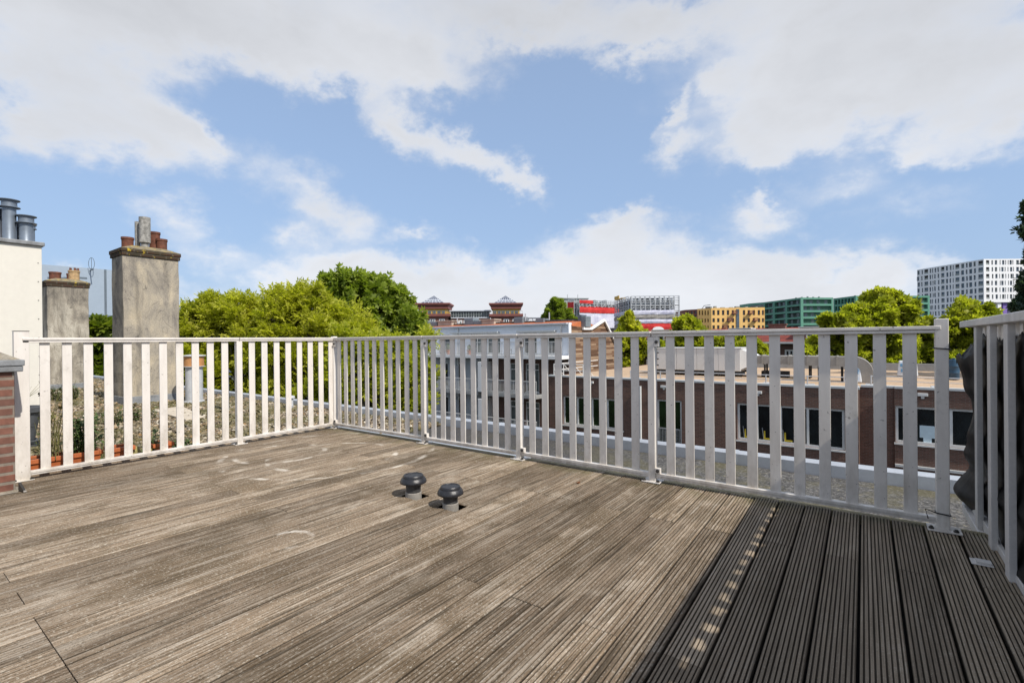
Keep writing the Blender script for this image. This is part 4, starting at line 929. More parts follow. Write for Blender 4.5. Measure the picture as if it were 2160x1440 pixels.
# wrapped packs and drum on the roof
for i, (p0, p1, yt, yb, lab) in enumerate(((1779, 1818, 771, 806, 'blue and white wrapped pack near the front edge of the school roof'), (1893, 1937, 761, 793, 'blue and white wrapped pack further back on the school roof'))):
    q = at_z((p0+p1)/2, yb, zr); Y = q[1]; a = at_y(p0, yb, Y)[0]; b = at_y(p1, yb, Y)[0]; zt = at_y(p0, yt, Y)[2]
    r = thing('wrapped_pack', lab, 'pack', ((a+b)/2, Y+.5, zr), 'wrapped packs on the school roof'); w = (b-a)
    mb = MB(); mb.hexa([(a,Y,zr),(b,Y,zr),(b,Y+.8,zr),(a,Y+.8,zr),(a+w*.1,Y+.1,zt),(b-w*.06,Y+.1,zt+.02),(b-w*.1,Y+.7,zt),(a+w*.1,Y+.7,zt)]); mb.build('wrapping', M['packwhite'], r, False, .04)
    mb = MB(); h = zt-zr
    for (fu, fz, fw, fh) in ((.14,.62,.22,.2),(.18,.25,.16,.22),(.62,.5,.2,.3),(.55,.1,.25,.22),(.40,.72,.14,.15)): mb.box(a+w*fu, a+w*(fu+fw), Y-.005, Y+.06, zr+h*fz, zr+h*(fz+fh))
    mb.build_each('printed_patch', M['packblue'], r)
q = at_z(2012, 800, zr); Y = q[1]; d = np.dot(q-CAM, FV)/FPX; ba = thing('drum', 'dark blue plastic drum on the school roof behind the end post', 'drum', tuple(q))
mb = MB(); rr = 9.5*d; hh = 42*d; mb.lathe(tuple(q), [(rr*.94,0),(rr,.04),(rr,hh*.32),(rr*1.05,hh*.34),(rr,hh*.37),(rr,hh*.65),(rr*1.05,hh*.67),(rr,hh*.7),(rr,hh*.92),(rr*.9,hh),(rr*.3,hh*1.01)], 20); mb.build('body', M['barrel'], ba, True)
mb = MB(); mb.lathe((q[0],q[1],q[2]+hh*1.012), [(rr*.3,0),(rr*.3,.06),(.01,.061)], 12); mb.build('lid', M['barrel'], ba, True)
# ---------------------------------------------------------------- white apartment block with balconies
YW = 28.0; YBAL = 26.7
wx0 = at_y(880, 700, YW)[0]-14; wx1 = at_y(1198, 690, YW)[0]
FW_ = Face((wx0, YW), (wx1, YW)); FB = Face((wx0, YBAL), (wx1, YBAL))
zt = np.mean([at_y(x, y, YW)[2] for x, y in ((900,691.5),(1190,685.5))]); zf0 = FB.px(1050, 749)[1]; zf1 = FB.px(1050, 829)[1]; st = zf0-zf1
wb_ = thing('apartment_block', 'white and brick apartment block with stacked balconies, weathered wooden gable end', 'building', ((wx0+wx1)/2, YW+4, GROUND))
levels = [zf0-st*k for k in range(4)]
U = lambda px: FW_.px(px, 780)[0]
uS = U(1034)
# top storey
wins_top = [(U(a), U(b), zf0+.08, FW_.px(1050, 703.5)[1]) for a, b in ((893,918),(926,950),(993,1020),(1028,1056),(1105,1133),(1140,1172))]
mb = MB(); FW_.wall(mb, 0, FW_.L, zf0-.3, zt, wins_top, .14); mb.build('wall', M['white_wall'], wb_)
lower = []
for k in (1, 2, 3):
    z = levels[k]
    for a, b, top in ((927,945,2.2),(963,982,2.2),(1004,1020,2.2),(1062,1090,2.3),(1108,1137,2.3)): lower.append((U(a), U(b), z+.08, z+top, a > 1030))
mb = MB(); FW_.wall(mb, 0, uS-.1, GROUND, zf0-.302, [h[:4] for h in lower if not h[4]], .14); mb.build('wall', M['grey_wall'], wb_)
mb = MB(); FW_.wall(mb, uS-.1, FW_.L, GROUND, zf0-.302, [h[:4] for h in lower if h[4]], .14)
mb.build('wall', M['brick_flat'], wb_)
sideL = at_x(1295, 740, wx1)[1]
FS = Face((wx1, YW), (wx1, sideL))
mb = MB(); FS.wall(mb, 0, FS.L, GROUND, FS.px(1240, 782)[1]); Face((wx1, sideL), (wx0, sideL)).wall(mb, 0, FW_.L, GROUND, zt-.4); Face((wx0, sideL), (wx0, YW)).wall(mb, 0, FS.L, GROUND, zt); mb.build('wall', M['brick_flat'], wb_)
for h in wins_top: FW_.window(wb_, h, .14, M['white_frame'], M['glass_grey'] if h[0] < uS else M['glass'], .08, (.5,), (), .04)
for h in lower: FW_.window(wb_, h[:4], .14, M['white_frame'], M['glass'] if not h[4] else M['glass_grey'], .08, (.5,) if h[4] else (), (.78,) if h[4] else (), .04)
mb = MB(); FW_.box(mb, -.2, FW_.L+.05, zt+.002, zt+.10, -.5, .30); mb.build('cornice', M['pale_metal'], wb_)
mb = MB()
for a, b in ((U(955),U(985)),(U(985),U(1055)),(U(1095),U(1175))): FW_.box(mb, a, b, FW_.px(1050, 702)[1], FW_.px(1050, 702)[1]+.12, .003, .35)
mb.build_each('awning', M['grey_frame'], wb_)
mb = MB()
for px in (968, 1185): u = U(px); mb.tube([FW_.P(u, zt-.05, .08), FW_.P(u, levels[3], .08)], .06, 8)
mb.build_each('drain_pipe', M['white_frame'], wb_)
for k in range(4):
    z = levels[k]
    segs = [(0, uS-.25), (uS+.25, U(1150))] if k else [(0, U(1150)+2.2)]
    for (a, b) in segs:
        mb = MB(); FW_.box(mb, a, b, z-.26, z, .003, YW-YBAL); bo = mb.build('balcony', M['white_bright'] if k == 0 else M['conc'], wb_, False, .01)
        mb = MB(); o1 = YW-YBAL-.05
        FW_.box(mb, a, b, z+1.0, z+1.05, o1-.03, o1+.03); FW_.box(mb, a, b, z+.08, z+.12, o1-.02, o1+.02)
        ua = max(a, U(885)); nb = int((b-ua)/.125)
        for i in range(nb+1): u = ua+(b-ua)*i/nb; w = .03 if i % 12 == 0 else .011; FW_.box(mb, u-w, u+w, z+.003, z+.999, o1-.012, o1+.012)
        mb.build('balustrade', M['white_frame'], bo)
mb = MB(); FW_.box(mb, uS-.18, uS+.18, levels[3], levels[1]-.0, .004, YW-YBAL-.35)
mb2 = MB()
for k in (1, 2, 3): z = levels[k]; FW_.box(mb2, uS-.2, uS+.2, z+.02, z+st-.55, .004, YW-YBAL+.06)
mb2.build('balcony_partition', M['white_bright'], wb_, False, .02)
for k in (1, 2, 3):     # curved screens in the grey bay
    for px in (931, 968):
        u = U(px); z = levels[k]; mb = MB(); n = 8
        prof = [(0.1, z+.02)]+[(0.1+1.0*math.sin(i/n*1.57), z+.02+1.95*(1-.28*(1-math.cos(i/n*1.57))) ) for i in range(n+1)]+[(1.1, z+.02)]
        mb.prism([FW_.P(u, zz_, oo) for oo, zz_ in prof], FW_.d*.05); mb.build('screen', M['white_wall'], wb_)
# roof behind the parapet
ry0, ry1 = YW+.55, YW+2.4; zrg = at_y(1050, 682.2, ry1)[2]
mb = MB(); mb.prism([(wx0, ry0, zt+.02), (wx0, ry1, zrg), (wx0, sideL-.3, zt-.6), (wx0, sideL-.3, zt-.8), (wx0, ry0, zt-.1)], (wx1-wx0-.02, 0, 0)); rf = mb.build('roof', M['tile_red'], wb_)
mb = MB(); xx = wx0
for x in np.arange(at_y(880, 688, ry1)[0], wx1-.2, .33): mb.tube([(x,ry1,zrg+.02),(x+.24,ry1,zrg+.05)], [.11,.09], 6)
mb.build('ridge_tiles', M['ridge'], rf)
for (p0, p1, yt, mat) in ((899,909,677,'box_grey'),(911,927,679,'box_grey'),(985,1003,671,'box_grey'),(1004,1021,677,'box_grey'),(1090,1107,669,'box_grey'),(1135,1151,672,'box_grey'),(1224,1231,664,'plant_dark'),(1231,1240,667,'box_grey'),(929,958,679,'stone'),(1020,1047,676,'stone')):
    a, b = at_y(p0, 685, ry1)[0], at_y(p1, 685, ry1)[0]
    if b > wx1+1.5: pass
    z1 = at_y(p0, yt, ry1)[2]; mb = MB(); mb.box(a, b, ry1-.35, ry1+.5, zrg-.5, z1)
    if mat == 'stone': mb.box(a-.1, b+.1, ry1-.45, ry1+.6, z1+.002, z1+.10)
    else:
        for k in (.35, .68): mb.box(a-.02, b+.02, ry1-.37, ry1+.52, zrg-.2+(z1-zrg+.2)*k, zrg-.2+(z1-zrg+.2)*k+.05)
    mb.build('chimney', M[mat], rf)
mb = MB()
for px in (1100, 958, 992, 1150): x = at_y(px, 680, ry1)[0]; mb.tube([(x+.4,ry1,zrg),(x+.4,ry1,zrg+.75)], .05, 6)
mb.build_each('flue', M['steel'], rf)
# timber gable
pts = [(1198,687.5),(1238,690),(1273,678),(1295,723),(1295,776),(1198,790)]
q = [at_x(x, y, wx1) for x, y in pts]; mb = MB(); mb.prism([(p[0]+.003, p[1], p[2]) for p in q][::-1], (.12, 0, 0)); gb = mb.build('timber_gable', M['wood_clad'], wb_)
tr = [(1228,695.5),(1246,695.5),(1273,677.5),(1296,724)]
mb = MB(); qq = [at_x(x, y, wx1+.16) for x, y in tr]
for k in range(3):
    a, b = qq[k], qq[k+1]; w = .20; mb.prism([(a[0], a[1], a[2]), (b[0], b[1], b[2]), (b[0], b[1], b[2]+w), (a[0], a[1], a[2]+w)], (.14+.004*k, 0, 0))
mb.build('barge_board', M['white_bright'], gb)
q0 = at_x(1200, 700, wx1+.2); mb = MB(); mb.box(wx1+.13, wx1+.2, q0[1], q0[1]+.35, FS.px(1205,768)[1], zt+.1); mb.build('corner_board', M['white_wall'], gb)
# balcony clutter
for (px, k, lab) in ((962, 0, 'terracotta pot with a small shrub on the top balcony'), (1006, 0, 'orange flower pot by the railing of the top balcony')):
    u = U(px); c = FW_.P(u, levels[k], .9); r = thing('plant_pot', lab, 'pot', c, 'pots on the top balcony'); mb = MB(); mb.lathe(c, [(.15,.003),(.22,.32),(.24,.33),(.24,.38),(.2,.38)], 14); mb.build('pot_body', M['terracotta'], r, True)
    lf = MB()
    for i in range(60):
        d = rng.normal(0, 1, 3); d /= np.linalg.norm(d); p = np.array(c)+np.array([0,0,.58])+d*np.array([.2,.2,.25])*rng.random()**.4; s_ = rng.normal(0, .05, 3); e_ = rng.normal(0, .05, 3); lf.add([p-s_, p+e_, p+s_, p-e_], [(0,1,2,3)])
    lf.build('leaves', M['weed_green'], r)
def patio_chair(u, k, lab):
    c = FW_.P(u, levels[k], .75); r = thing('patio_chair', lab, 'chair', c, 'patio furniture on the balconies'); x, y, z = c
    mb = MB(); mb.box(x-.22, x+.22, y-.22, y+.22, z+.42, z+.46); mb.build('seat', M['zip'], r); mb = MB(); mb.box(x-.22, x-.18, y-.22, y+.22, z+.461, z+.88); mb.build('backrest', M['zip'], r)
    for sx in (-.2, .2):
        for sy in (-.2, .2): mb = MB(); mb.tube([(x+sx,y+sy,z+.002),(x+sx,y+sy,z+.42)], .018, 6); mb.build('leg', M['zip'], r)
patio_chair(U(1084), 0, 'black patio chair on the top balcony, left of its neighbour'); patio_chair(U(1133), 0, 'black patio chair at the right end of the top balcony'); patio_chair(U(1070), 2, 'black patio chair on the lower brick balcony')
# ---------------------------------------------------------------- row of red houses behind the school
YH = 49.0; hx0, hx1 = at_y(1296, 720, YH)[0], at_y(2080, 720, YH)[0]; FH = Face((hx0, YH), (hx1, YH))
ze = at_y(1640, 722, YH)[2]; zh = at_y(1640, 691, YH+3.4)[2]
rh = thing('row_house', 'long red tiled brick row house behind the school roof', 'building', ((hx0+hx1)/2, YH+4, GROUND))
hw = [FH.rect(1655, 737, 1675, 752), FH.rect(1462, 735, 1480, 752), FH.rect(1880, 737, 1902, 752), FH.rect(1760, 737, 1780, 752)]
mb = MB(); FH.wall(mb, 0, FH.L, GROUND, ze, hw, .12); Face((hx0, YH+7), (hx0, YH)).wall(mb, 0, 7, GROUND, ze); Face((hx1, YH), (hx1, YH+7)).wall(mb, 0, 7, GROUND, ze); mb.build('wall', M['brick_flat'], rh)
mb = MB(); mb.prism([(hx0-.2,YH-.25,ze),(hx0-.2,YH+3.4,zh),(hx0-.2,YH+7.2,ze)], (hx1-hx0+.4,0,0)); rr_ = mb.build('roof', M['tile_dark'], rh)
mb = MB(); mb.box(hx0-.25, hx1+.25, YH-.40, YH-.252, ze-.12, ze+.05); mb.build('gutter', M['white_frame'], rh)
for h in hw: FH.window(rh, h, .12, M['white_frame'], M['glass'], .14, (.5,), (), .05)
for px in (1640, 1340, 1790):
    q = at_y(px, 688, YH+3.4); mb = MB(); mb.box(q[0]-.75, q[0]+.75, YH+3.0, YH+3.8, zh-.8, zh+.28); mb.box(q[0]-.85, q[0]+.85, YH+2.9, YH+3.9, zh+.282, zh+.37); mb.build('chimney', M['far_brick'], rr_)
for px in (1393, 1560, 1712):
    q = at_y(px, 713, YH+.3); w = .95; mb = MB(); zz0, zz1 = ze+.1, ze+1.35
    mb.box(q[0]-w, q[0]+w, YH+.3, YH+2.6, zz0, zz1); d = mb.build('dormer', M['tile_dark'], rr_); mb = MB(); mb.box(q[0]-w-.1, q[0]+w+.1, YH+.2, YH+2.7, zz1+.002, zz1+.1); 
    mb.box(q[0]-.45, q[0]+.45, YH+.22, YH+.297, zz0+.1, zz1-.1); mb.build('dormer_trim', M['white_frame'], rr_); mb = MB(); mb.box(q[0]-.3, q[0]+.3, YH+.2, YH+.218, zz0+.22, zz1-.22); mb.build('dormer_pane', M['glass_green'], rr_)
# ---------------------------------------------------------------- far buildings
def hz_y(x):      # picture row of the horizon at column x
    a = ray(x, 0)[2]; b = ray(x, 1440)[2]; return 1440*a/(a-b)
class Corner:
    """box whose nearest vertical edge is at B; A and C are its left and right outer edges (pixel x, top y)"""
    def __init__(s, A, B, Cc, dB, zbase=GROUND):
        HB = hz_y(B[0])-B[1]; pts = []
        for q in (A, B, Cc):
            H = hz_y(q[0])-q[1]; pts.append(at_depth(q[0], q[1], dB*HB/H))
        s.zt = pts[1][2]; s.A, s.B, s.C = [p[:2] for p in pts]; s.D = s.A+s.C-s.B; s.z0 = zbase
        s.L = Face(s.A, s.B); s.R = Face(s.B, s.C); s.bk = Face(s.C, s.D); s.bl = Face(s.D, s.A)
        s.mid = tuple((s.A+s.C)/2)+(zbase,)
    def shell(s, mb, holesL=(), holesR=(), depth=.4, top=True, z0=None, zt=None):
        z0 = s.z0 if z0 is None else z0; zt = s.zt if zt is None else zt
        s.L.wall(mb, 0, s.L.L, z0, zt, holesL, depth); s.R.wall(mb, 0, s.R.L, z0, zt, holesR, depth); s.bk.wall(mb, 0, s.bk.L, z0, zt); s.bl.wall(mb, 0, s.bl.L, z0, zt)
        if top: mb.add([(*s.A, zt-.3), (*s.B, zt-.3), (*s.C, zt-.3), (*s.D, zt-.3)], [(0,1,2,3)])
def pane(F, root, h, depth, mat, name='window', fr=None):
    a, b, c, d = h; mb = MB(); F.box(mb, a+.01, b-.01, c+.01, d-.01, -depth-.05, -depth+.02); w = mb.build(name, mat, root)
    if fr:
        mb = MB(); t_ = (b-a)*.17; F.box(mb, a+.01, b-.01, c+.01, c+t_, -depth+.022, .08); F.box(mb, a+.01, b-.01, d-t_, d-.01, -depth+.022, .08)
        for u in (a+.01, (a+b)/2-t_*.35, b-t_): F.box(mb, u, u+t_*.8, c+t_+.002, d-t_-.002, -depth+.022, .08)
        mb.build('frame', fr, w)
    return w
# --- blue-grey industrial hall beyond the chimneys
H = Corner((30, 553), (194, 566), (236, 569.5), 210)
ih = thing('industrial_hall', 'huge blue grey sheet-clad hall far behind the chimneys at the left', 'building', H.mid)
zb = H.L.px(200, 664)[1]
mb = MB(); H.shell(mb, z0=zb); mb.build('cladding', M['plant_grey'], ih)
mb = MB(); H.shell(mb, top=False, zt=zb-1.2); mb.build('plinth', M['far_brick'], ih)
mb = MB(); H.L.box(mb, 0, H.L.L, zb-1.2, zb-.002, -.4, .3); H.R.box(mb, .3, H.R.L, zb-1.2, zb-.002, -.4, .32); mb.build('gutter', M['plant_dark'], ih)
mb = MB(); u = H.R.px(222, 600)[0]; H.R.box(mb, u-.35, u+.45, zb, H.zt-.02, .003, .12); mb.build('joint', M['plant_dark'], ih)
mb = MB()
for k in range(2):
    for j in range(5): a = H.L.px(100+j*17, 585+k*9); H.L.box(mb, a[0], a[0]+2.4, a[1]-.5, a[1]+.2, .003, .1)
mb.build_each('louvre', M['plant_dark'], ih)
mb = MB(); c = at_depth(193, 556, 208); r = 12.5*208/FPX; ring = [c+np.array([r*.5*math.cos(a)*RV[0], r*.5*math.cos(a)*RV[1], r*math.sin(a)]) for a in np.linspace(0, 2*math.pi, 25)]
mb.tube(ring, .10, 5, False); mb.tube([c-np.array([0,0,r]), c+np.array([0,0,r])], .1, 5); mb.tube([c+np.array([0,0,-r]), (c[0],c[1],H.zt-.3)], .2, 5); mb.tube([c+np.array([-3,0,-r-.2]), c+np.array([3,0,-r-.2])], .2, 5)
mb.build('antenna', M['plant_dark'], ih)
# --- brick building with twin pyramid towers
YT = 132.; PT = thing('twin_tower_building', 'dark red brick building with twin pyramid-roofed towers and a glass gallery', 'building', (*at_depth(990, 700, 180)[:2], GROUND))
FT = Face(at_depth(850, 700, 175)[:2], at_depth(1120, 700, 175)[:2]); zz = lambda y, x=990: FT.px(x, y)[1]
def uu(x): return FT.px(x, 650)[0]
def tower(x0, x1, apex, pyl, pyr):
    u0, u1 = uu(x0), uu(x1); zc = zz(639, apex); w = u1-u0; dp = w
    def slab(mb, e, z0, z1): FT.box(mb, u0-e, u1+e, z0, z1, -dp-e, e)
    z664, z671, z655, z649 = zz(662,apex), zz(670,apex), zz(655,apex), zz(651,apex)
    wins = [(uu(x0+(x1-x0)*f), uu(x0+(x1-x0)*f)+w*.19, zz(685,apex), zz(672.5,apex)) for f in (.10,.41,.72)]
    mb = MB(); FT.wall(mb, u0, u1, GROUND, z671, wins, .3); q = FT.P(u1, 0); q2 = FT.P(u1, 0, -dp); Face(q, q2).wall(mb, 0, dp, GROUND, z671); q = FT.P(u0, 0); q2 = FT.P(u0, 0, -dp); Face(q2, q).wall(mb, 0, dp, GROUND, z671); mb.build('wall', M['far_brick'], PT)
    for h in wins: pane(FT, PT, h, .3, M['glass_grey'], 'window', M['white_bright'])
    mb = MB(); slab(mb, .5, z671+.003, z671+.5); slab(mb, .9, z671+.503, z664); slab(mb, .25, z649, zc-1.0); slab(mb, .6, zc-.998, zc-.5); slab(mb, .95, zc-.498, zc); mb.build('cornice', M['maroon'], PT)
    mb = MB(); slab(mb, -.35, z664+.003, z649-.003); band = mb.build('attic', M['ochre'], PT)
    for f in (.05,.2,.34,.5,.66,.8): a = u0+w*f; mb = MB(); FT.box(mb, a, a+w*.11, z664+.1, z655, -.345, -.28); mb.build('window', M['glass_grey'], PT)
    mb = MB(); FT.box(mb, u0-.6, u1+.6, z664+1.0, z664+1.1, .5, .6)
    for k in range(16): a = u0-.6+(w+1.2)*k/15; FT.box(mb, a-.04, a+.04, z664+.003, z664+.999, .52, .58)
    mb.build('balustrade', M['gallery'], PT)
    pu0, pu1 = uu(1080+(pyl-1080)*1.03), uu(1080+(pyr-1080)*1.03); za = zz(620.5, apex); ua = (pu0+pu1)/2; half = (pu1-pu0)/2; oc = -dp/2; h = za-zc
    for k in range(6):      # stepped skylight rows below a slate tip
        f0 = (0,.06,.20,.27,.41,.48)[k]; f1 = (.06,.20,.27,.41,.48,.63)[k]; a0, a1 = half*(1-f0), half*(1-f1)
        mb = MB(); dark = k % 2 == 1
        mb.hexa([FT.P(ua-a0,zc+h*f0+.004,oc+a0),FT.P(ua+a0,zc+h*f0+.004,oc+a0),FT.P(ua+a0,zc+h*f0+.004,oc-a0),FT.P(ua-a0,zc+h*f0+.004,oc-a0),FT.P(ua-a1,zc+h*f1,oc+a1),FT.P(ua+a1,zc+h*f1,oc+a1),FT.P(ua+a1,zc+h*f1,oc-a1),FT.P(ua-a1,zc+h*f1,oc-a1)])
        if dark: mb.build('skylight_row', M['slate_dark'], PT)
        else: mb.build('pyramid_roof', M['pale_metal'], PT)
        if dark:
            mb = MB()
            for j in range(1, 6): s_ = ua-a0+2*a0*j/6; FT.box(mb, s_-.10, s_+.10, zc+h*f0+.01, zc+h*f1-.01, oc+a1, oc+a0+.05)
            mb.build('skylight_bar', M['pale_metal'], PT)
    a0 = half*(1-.63); z6 = zc+h*.63+.004; mb = MB(); mb.add([FT.P(ua-a0,z6,oc+a0),FT.P(ua+a0,z6,oc+a0),FT.P(ua+a0,z6,oc-a0),FT.P(ua-a0,z6,oc-a0),FT.P(ua,za,oc)], [(3,2,1,0),(0,1,4),(1,2,4),(2,3,4),(3,0,4)]); mb.build('pyramid_tip', M['slate'], PT)
    return u0, u1, dp
a0, a1, dp = tower(880, 944, 917, 891, 940); b0, b1, dp = tower(1037, 1098, 1066, 1042, 1091)
z0, z1 = zz(670.5), zz(655.5); o_ = -2.
mb = MB(); FT.box(mb, a1+.9, b0-.9, GROUND, z0-.02, -dp*.9, o_); mb.build('wall', M['far_brick'], PT)
mb = MB(); FT.box(mb, a1+.5, b0-.5, z1, z1+.35, -dp*.9, o_+.8); FT.box(mb, a1+1, b0-1, z0, z0+.3, -dp*.9, o_+.5); mb.build('gallery_roof', M['pale_metal'], PT)
mb = MB(); FT.box(mb, a1+1, b0-1, z0+.302, z1-.004, -dp*.9+.5, o_-.6); mb.build('gallery_glass', M['glass_grey'], PT)
mb = MB(); n = 15
for k in range(n+1): u = a1+1+(b0-a1-2)*k/n; FT.box(mb, u-.14, u+.14, z0+.304, z1-.006, o_-.55, o_+.3)
FT.box(mb, a1+1, b0-1, z0+1.2, z0+1.35, o_+.305, o_+.4); mb.build('gallery_frame', M['gallery'], PT)
for x in (960.5, 967.5, 976.5, 1008, 1015, 1022):
    h = (uu(x), uu(x+6.2), zz(686), zz(674.5)); mb = MB(); FT.box(mb, *h[:2], h[2], h[3], o_+.003, o_+.15); w = mb.build('window', M['white_bright'], PT); mb = MB(); FT.box(mb, h[0]+.3, h[1]-.3, h[2]+.4, h[3]-.4, o_+.151, o_+.18); mb.build('pane', M['glass_grey'], w)
mb = MB(); FT.box(mb, b1+3, b1+9+6, GROUND, zz(681,1110), -12, -4); mb.build('annex', M['gallery'], PT); mb = MB(); FT.box(mb, b1+2.6, b1+9+6.4, zz(669.5,1110), zz(668,1110), -12, -3.4)
for k in range(9): u = b1+3+12*k/8; FT.box(mb, u-.12, u+.12, zz(681,1110), zz(669.5,1110)-.003, -4.2, -4.0)
mb.build('annex_frame', M['pale_metal'], PT)
# --- grey concrete block behind the red netting
K = Corner((1168, 632), (1184, 630.5), (1240, 631), 215)
kb = thing('concrete_block', 'grey green concrete office block behind the red netting', 'building', K.mid); hol = [K.R.rect(1188+9*k, 637, 1194+9*k, 650) for k in range(5)]+[K.R.rect(1188+9*k, 656, 1194+9*k, 668) for k in range(5)]
mb = MB(); K.shell(mb, [], hol, .4); mb.build('wall', M['conc_far'], kb)
for h in hol: pane(K.R, kb, h, .4, M['glass_grey'])
mb = MB(); K.R.box(mb, -.3, K.R.L+.3, K.zt+.003, K.zt+.45, -6, .4); mb.build('roof_edge', M['gallery'], kb)
for px in (1200, 1222): u = K.R.px(px, 630)[0]; mb = MB(); mb.tube([K.R.P(u, K.zt, -2), K.R.P(u, K.zt+2.2, -2)], .1, 5); mb.build_each('mast', M['gallery'], kb)
# --- scaffolded building: lower red wing and taller wing
def scaffold(root, Fc, u0, u1, zs, bays, o=1.3, mat='steel'):
    mb = MB(); r = .13
    for i in range(bays+1):
        u = u0+(u1-u0)*i/bays
        for oo in (.35, o): mb.tube([Fc.P(u, zs[0], oo), Fc.P(u, zs[-1]+1.3, oo)], r, 4, False)
    for z in zs:
        for dz in (0, .7, 1.3): mb.tube([Fc.P(u0, z+dz, o), Fc.P(u1, z+dz, o)], r*.8, 4, False)
    for i in range(0, bays, 2):
        a, b = u0+(u1-u0)*i/bays, u0+(u1-u0)*(i+1)/bays
        for j in range(len(zs)-1): mb.tube([Fc.P(a, zs[j], o), Fc.P(b, zs[j+1], o)], r*.6, 4, False)
    so = mb.build('scaffold_tubes', M[mat], root)
    mb = MB()
    for z in zs: Fc.box(mb, u0, u1, z-.12, z-.02, .4, o-.05)
    mb.build('scaffold_deck', M['gallery'], so)
def net(root, Fc, u0, u1, z0, z1, mat, o=1.45):
    n = max(4, int((u1-u0)/1.2)); V = []; mb = MB()
    for i in range(n+1):
        u = u0+(u1-u0)*i/n
        for oo in (o+.12*rng.random(), ): V += [Fc.P(u, z0+.15*rng.random(), oo), Fc.P(u, (z0+z1)/2, oo+.2*rng.random()), Fc.P(u, z1-.15*rng.random(), oo)]
    mb.add(V, [(3*i+j, 3*i+3+j, 3*i+4+j, 3*i+1+j) for i in range(n) for j in (0, 1)]); ob = mb.build('netting', M[mat], root)
    s_ = ob.modifiers.new('thick', 'SOLIDIFY'); s_.thickness = .06
A = Corner((1204, 640), (1217, 638.5), (1308, 642), 175)
sb = thing('scaffolded_building', 'lower scaffolded wing wrapped in red and white netting', 'building', A.mid)
za = lambda y: A.R.px(1255, y)[1]
hol = [A.R.rect(1222+8.5*k, 643, 1227+8.5*k, 650) for k in range(9)]; mb = MB(); A.shell(mb, [], hol, .4); mb.build('wall', M['conc_far'], sb)
for h in hol: pane(A.R, sb, h, .4, M['glass'])
scaffold(sb, A.R, 0, A.R.L, [za(690), za(676), za(662), za(650), za(642)], 12); scaffold(sb, A.L, 0, A.L.L, [za(690), za(676), za(662), za(650), za(640)], 3)
net(sb, A.R, 0, A.R.L, za(661), za(648), 'net_red'); net(sb, A.L, 0, A.L.L, A.L.px(1210,664)[1], A.L.px(1210,637)[1], 'net_red'); net(sb, A.R, 0, A.R.L*.3, za(642), za(634.5), 'net_red')
net(sb, A.R, 0, A.R.L, za(692), za(661.4), 'net_white'); net(sb, A.L, 0, A.L.L, GROUND+2, A.L.px(1210,665)[1], 'net_white')
mb = MB()
for k in range(14): u = A.R.px(1257+rng.uniform(0, 45), 640)[0]; h = rng.uniform(.4, 1.9); w = rng.uniform(.2, 1.0); A.R.box(mb, u, u+w, A.zt-.28, A.zt+h, -5-rng.uniform(0, 3), -4.5)
mb.build_each('roof_plant', M['gallery'], sb)
B = Corner((1305, 636), (1333, 628), (1419, 627), 150)
st_ = thing('scaffolded_building', 'taller scaffolded wing with grey tubes above white, grey and red netting', 'building', B.mid)
zq = lambda y: B.R.px(1375, y)[1]
hol = [B.R.rect(1338+11.5*k, 629.5, 1346+11.5*k, 637) for k in range(7)]+[B.R.rect(1336+11.5*k, 645, 1343+11.5*k, 653) for k in range(7)]
holL = [B.L.rect(1309+6*k, 641-k*.9, 1313+6*k, 647-k*.9) for k in range(4)]
mb = MB(); B.shell(mb, holL, hol, .4); mb.build('wall', M['pale_metal'], st_)
for h in hol: pane(B.R, st_, h, .4, M['glass_blue'])
for h in holL: pane(B.L, st_, h, .4, M['glass'])
scaffold(st_, B.R, -.6, B.R.L+1.6, [zq(694), zq(682), zq(673), zq(664), zq(655), zq(643.5), zq(634)], 10); scaffold(st_, B.L, 0, B.L.L+.6, [zq(694), zq(682), zq(673), zq(664), zq(655), zq(643.5), zq(634)], 6)
for (a, b, mt) in ((664, 654, 'net_white'), (673, 664.3, 'net_grey'), (682, 673.3, 'net_white'), (697, 682.3, 'net_red')):
    net(st_, B.R, 0, B.R.L, zq(a), zq(b), mt); net(st_, B.L, 0, B.L.L, zq(a), zq(b), mt if mt != 'net_red' else 'net_grey')
mb = MB(); B.L.box(mb, B.L.L*.05, B.L.L*.6, B.zt+.3, B.zt+.6, .3, 1.4); B.L.box(mb, -.3, B.L.L*.35, B.zt+.62, B.zt+1.6, 1.2, 1.4); mb.build('toe_board', M['frame_y'], st_)
u = B.R.px(1384, 695)[0]; mb = MB(); mb.prism([B.R.P(u+1.7*math.cos(a), zq(696)+1.0*math.sin(a), 1.9) for a in np.linspace(0, math.pi, 13)], B.R.n*.6); mb.build('arched_canopy', M['white_bright'], st_)
